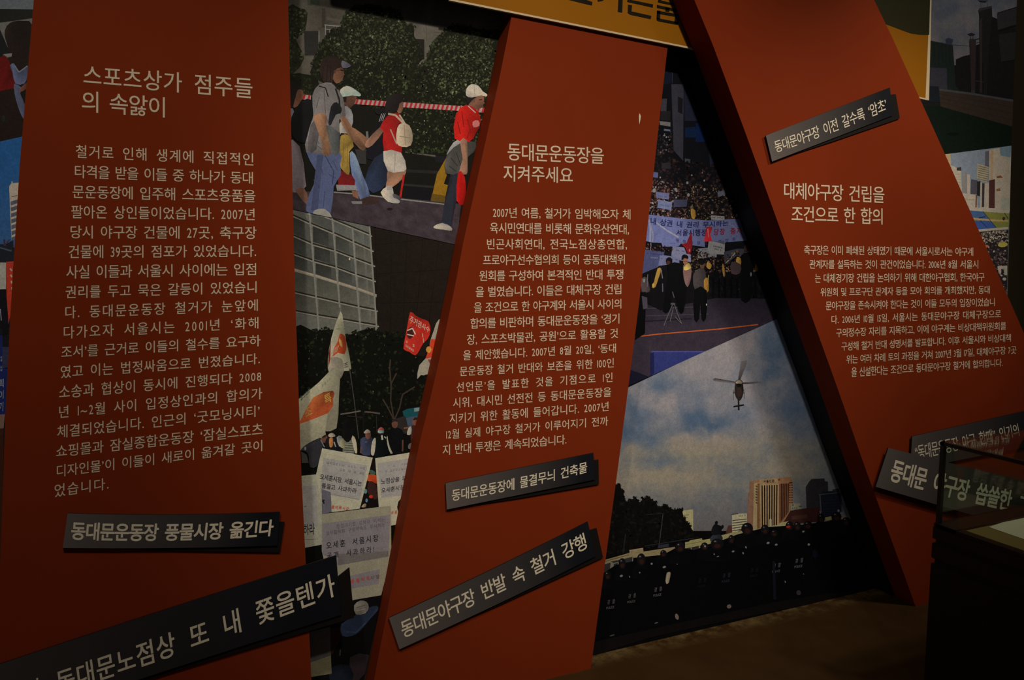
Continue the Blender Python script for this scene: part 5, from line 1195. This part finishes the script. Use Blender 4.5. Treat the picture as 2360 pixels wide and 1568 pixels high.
m6.blob(788, 900, 40, 20, (142, 128, 46), -.1).poly([(745, 1070), (822, 1064), (822, 1085), (775, 1090), (775, 1120), (755, 1122)], (130, 120, 94)).poly([(795, 1085), (822, 1084), (822, 1140), (800, 1140)], (110, 104, 86)).blob(800, 1170, 16, 12, (110, 112, 112)).blob(660, 912, 16, 12, (140, 70, 40)).leaves([(700, 960), (826, 960), (822, 1060), (730, 1060)], 50, 16, [(44, 30, 32), (60, 46, 46), (24, 18, 20)], .3)
m6.end()

# ------------------------------------------------------------------ strips left of the wide panel
m7 = Photo([(-70, -60), (96, -60), (60, 313), (-70, 342)], 0.0015, EL,
           'dim mural photo of a woman holding a framed portrait, left of the wide red panel', (20, 13, 11)).at(0, 0, 4.9)
m7.part('printed_portrait', 'framed black-haired portrait in the picture')
m7.poly([(-200, -100), (420, -100), (385, 106), (-200, 100)], (70, 72, 72)).poly([(-200, 100), (385, 106), (375, 205), (-200, 285)], (18, 18, 15)).poly([(-200, 285), (375, 205), (350, 640), (50, 645)], (74, 70, 64))
m7.poly([(50, 390), (75, 295), (150, 242), (270, 235), (370, 290), (350, 720), (210, 800), (125, 690), (85, 520)], (24, 16, 14), 2).poly([(-200, 250), (0, 335), (60, 470), (115, 605), (-200, 650)], (14, 15, 16)).poly([(45, 612), (135, 600), (130, 640), (65, 655)], (86, 82, 74))
m7.part('printed_person', 'person in a blue-grey blouse beside a red sleeve')
m7.poly([(-200, 700), (0, 650), (50, 622), (105, 690), (140, 820), (170, 995), (-200, 1010)], (64, 8, 8), 2).poly([(115, 740), (160, 718), (215, 810), (330, 735), (310, 860), (275, 945), (175, 945), (140, 820)], (56, 60, 76), 2).line([(160, 735), (215, 815), (310, 745)], 14, (80, 80, 90)).poly([(160, 945), (240, 990), (228, 1060), (290, 1200), (275, 1360), (205, 1210), (165, 1060)], (50, 52, 64), 2).poly([(235, 990), (310, 930), (300, 1000), (225, 1040)], (60, 36, 26), 2).poly([(230, 1050), (300, 1010), (280, 1180)], (12, 10, 10)).blob(40, 1340, 20, 40, (22, 24, 20))
m7.end()
m8 = Photo([(-70, 342), (60, 313), (10, 1340), (-70, 1350)], 0.0015, EL,
           'mural photo strip with blue sky, a white tower and a red banner, left edge', (16, 16, 19)).at(0, 380, 2.617)
m8.part('printed_sky', 'deep blue sky in the picture').grid(-180, 170, lambda x: -145 - x * .62, lambda x: 500, 6, 12, lambda x, y: mixc((24, 58, 92), (34, 60, 88), y / 450))
m8.part('printed_building', 'white tower in the picture')
m8.poly([(55, 130), (68, 112), (120, 106), (125, 440), (70, 455), (62, 300)], (140, 130, 112)).line([(72, 100), (74, 115)], 8, (110, 104, 94))
for k in range(7): m8.poly([(64 + k, 222 + k * 36), (110, 208 + k * 36), (110, 230 + k * 36), (65 + k, 246 + k * 36)], (58, 60, 66))
m8.line([(70, 192), (105, 186)], 5, (70, 62, 56))
m8.part('printed_awning', 'dark street clutter in the picture').poly([(-180, 470), (30, 480), (80, 455), (85, 590), (-180, 600)], (20, 22, 27)).line([(0, 500), (70, 520)], 9, (48, 52, 62)).line([(25, 450), (30, 490)], 12, (50, 28, 38)).line([(40, 470), (60, 450)], 8, (44, 30, 40)).poly([(-180, 590), (36, 590), (36, 750), (-180, 758)], (116, 111, 98)).poly([(-180, 756), (40, 752), (58, 980), (-180, 1000)], (14, 12, 15)).line([(2, 870), (8, 940)], 6, (90, 88, 92)).poly([(10, 970), (50, 960), (50, 1020), (15, 1030)], (12, 11, 12)).poly([(15, 1100), (60, 1100), (50, 1220), (15, 1230)], (34, 34, 48))
m8.part('printed_banner', 'red upright banner in the picture').poly([(36, 585), (100, 582), (85, 800), (52, 960), (40, 800)], (158, 38, 24))
for k in range(4): m8.line([(60 + k * 4, 625 + k * 38), (72, 640 + k * 38)], 9, (170, 150, 130))
m8.part('printed_banner', 'navy banner with pale lettering in the picture').poly([(-180, 1010), (15, 1030), (15, 1230), (48, 1230), (36, 1505), (-180, 1520)], (18, 24, 58))
m8.text('획', (-8, 1345), (26, 1340), (27, 1290), (-6, 1295), (92, 92, 100), bold=0.012).text('이', (-8, 1415), (25, 1410), (26, 1360), (-6, 1365), (92, 92, 100), bold=0.012).text('기', (-8, 1490), (22, 1485), (24, 1430), (-6, 1435), (92, 92, 100), bold=0.012).scribble(-10, 1180, 14, 1180, 40, 2, (84, 84, 96)).scribble(-10, 1240, 14, 1240, 40, 2, (84, 84, 96))
m8.poly([(-180, 1520), (30, 1505), (20, 1600), (-180, 1620)], (84, 62, 50)).poly([(-180, 1600), (22, 1590), (10, 2500), (-180, 2520)], (40, 20, 12))
m8.end()

type_cleanup()
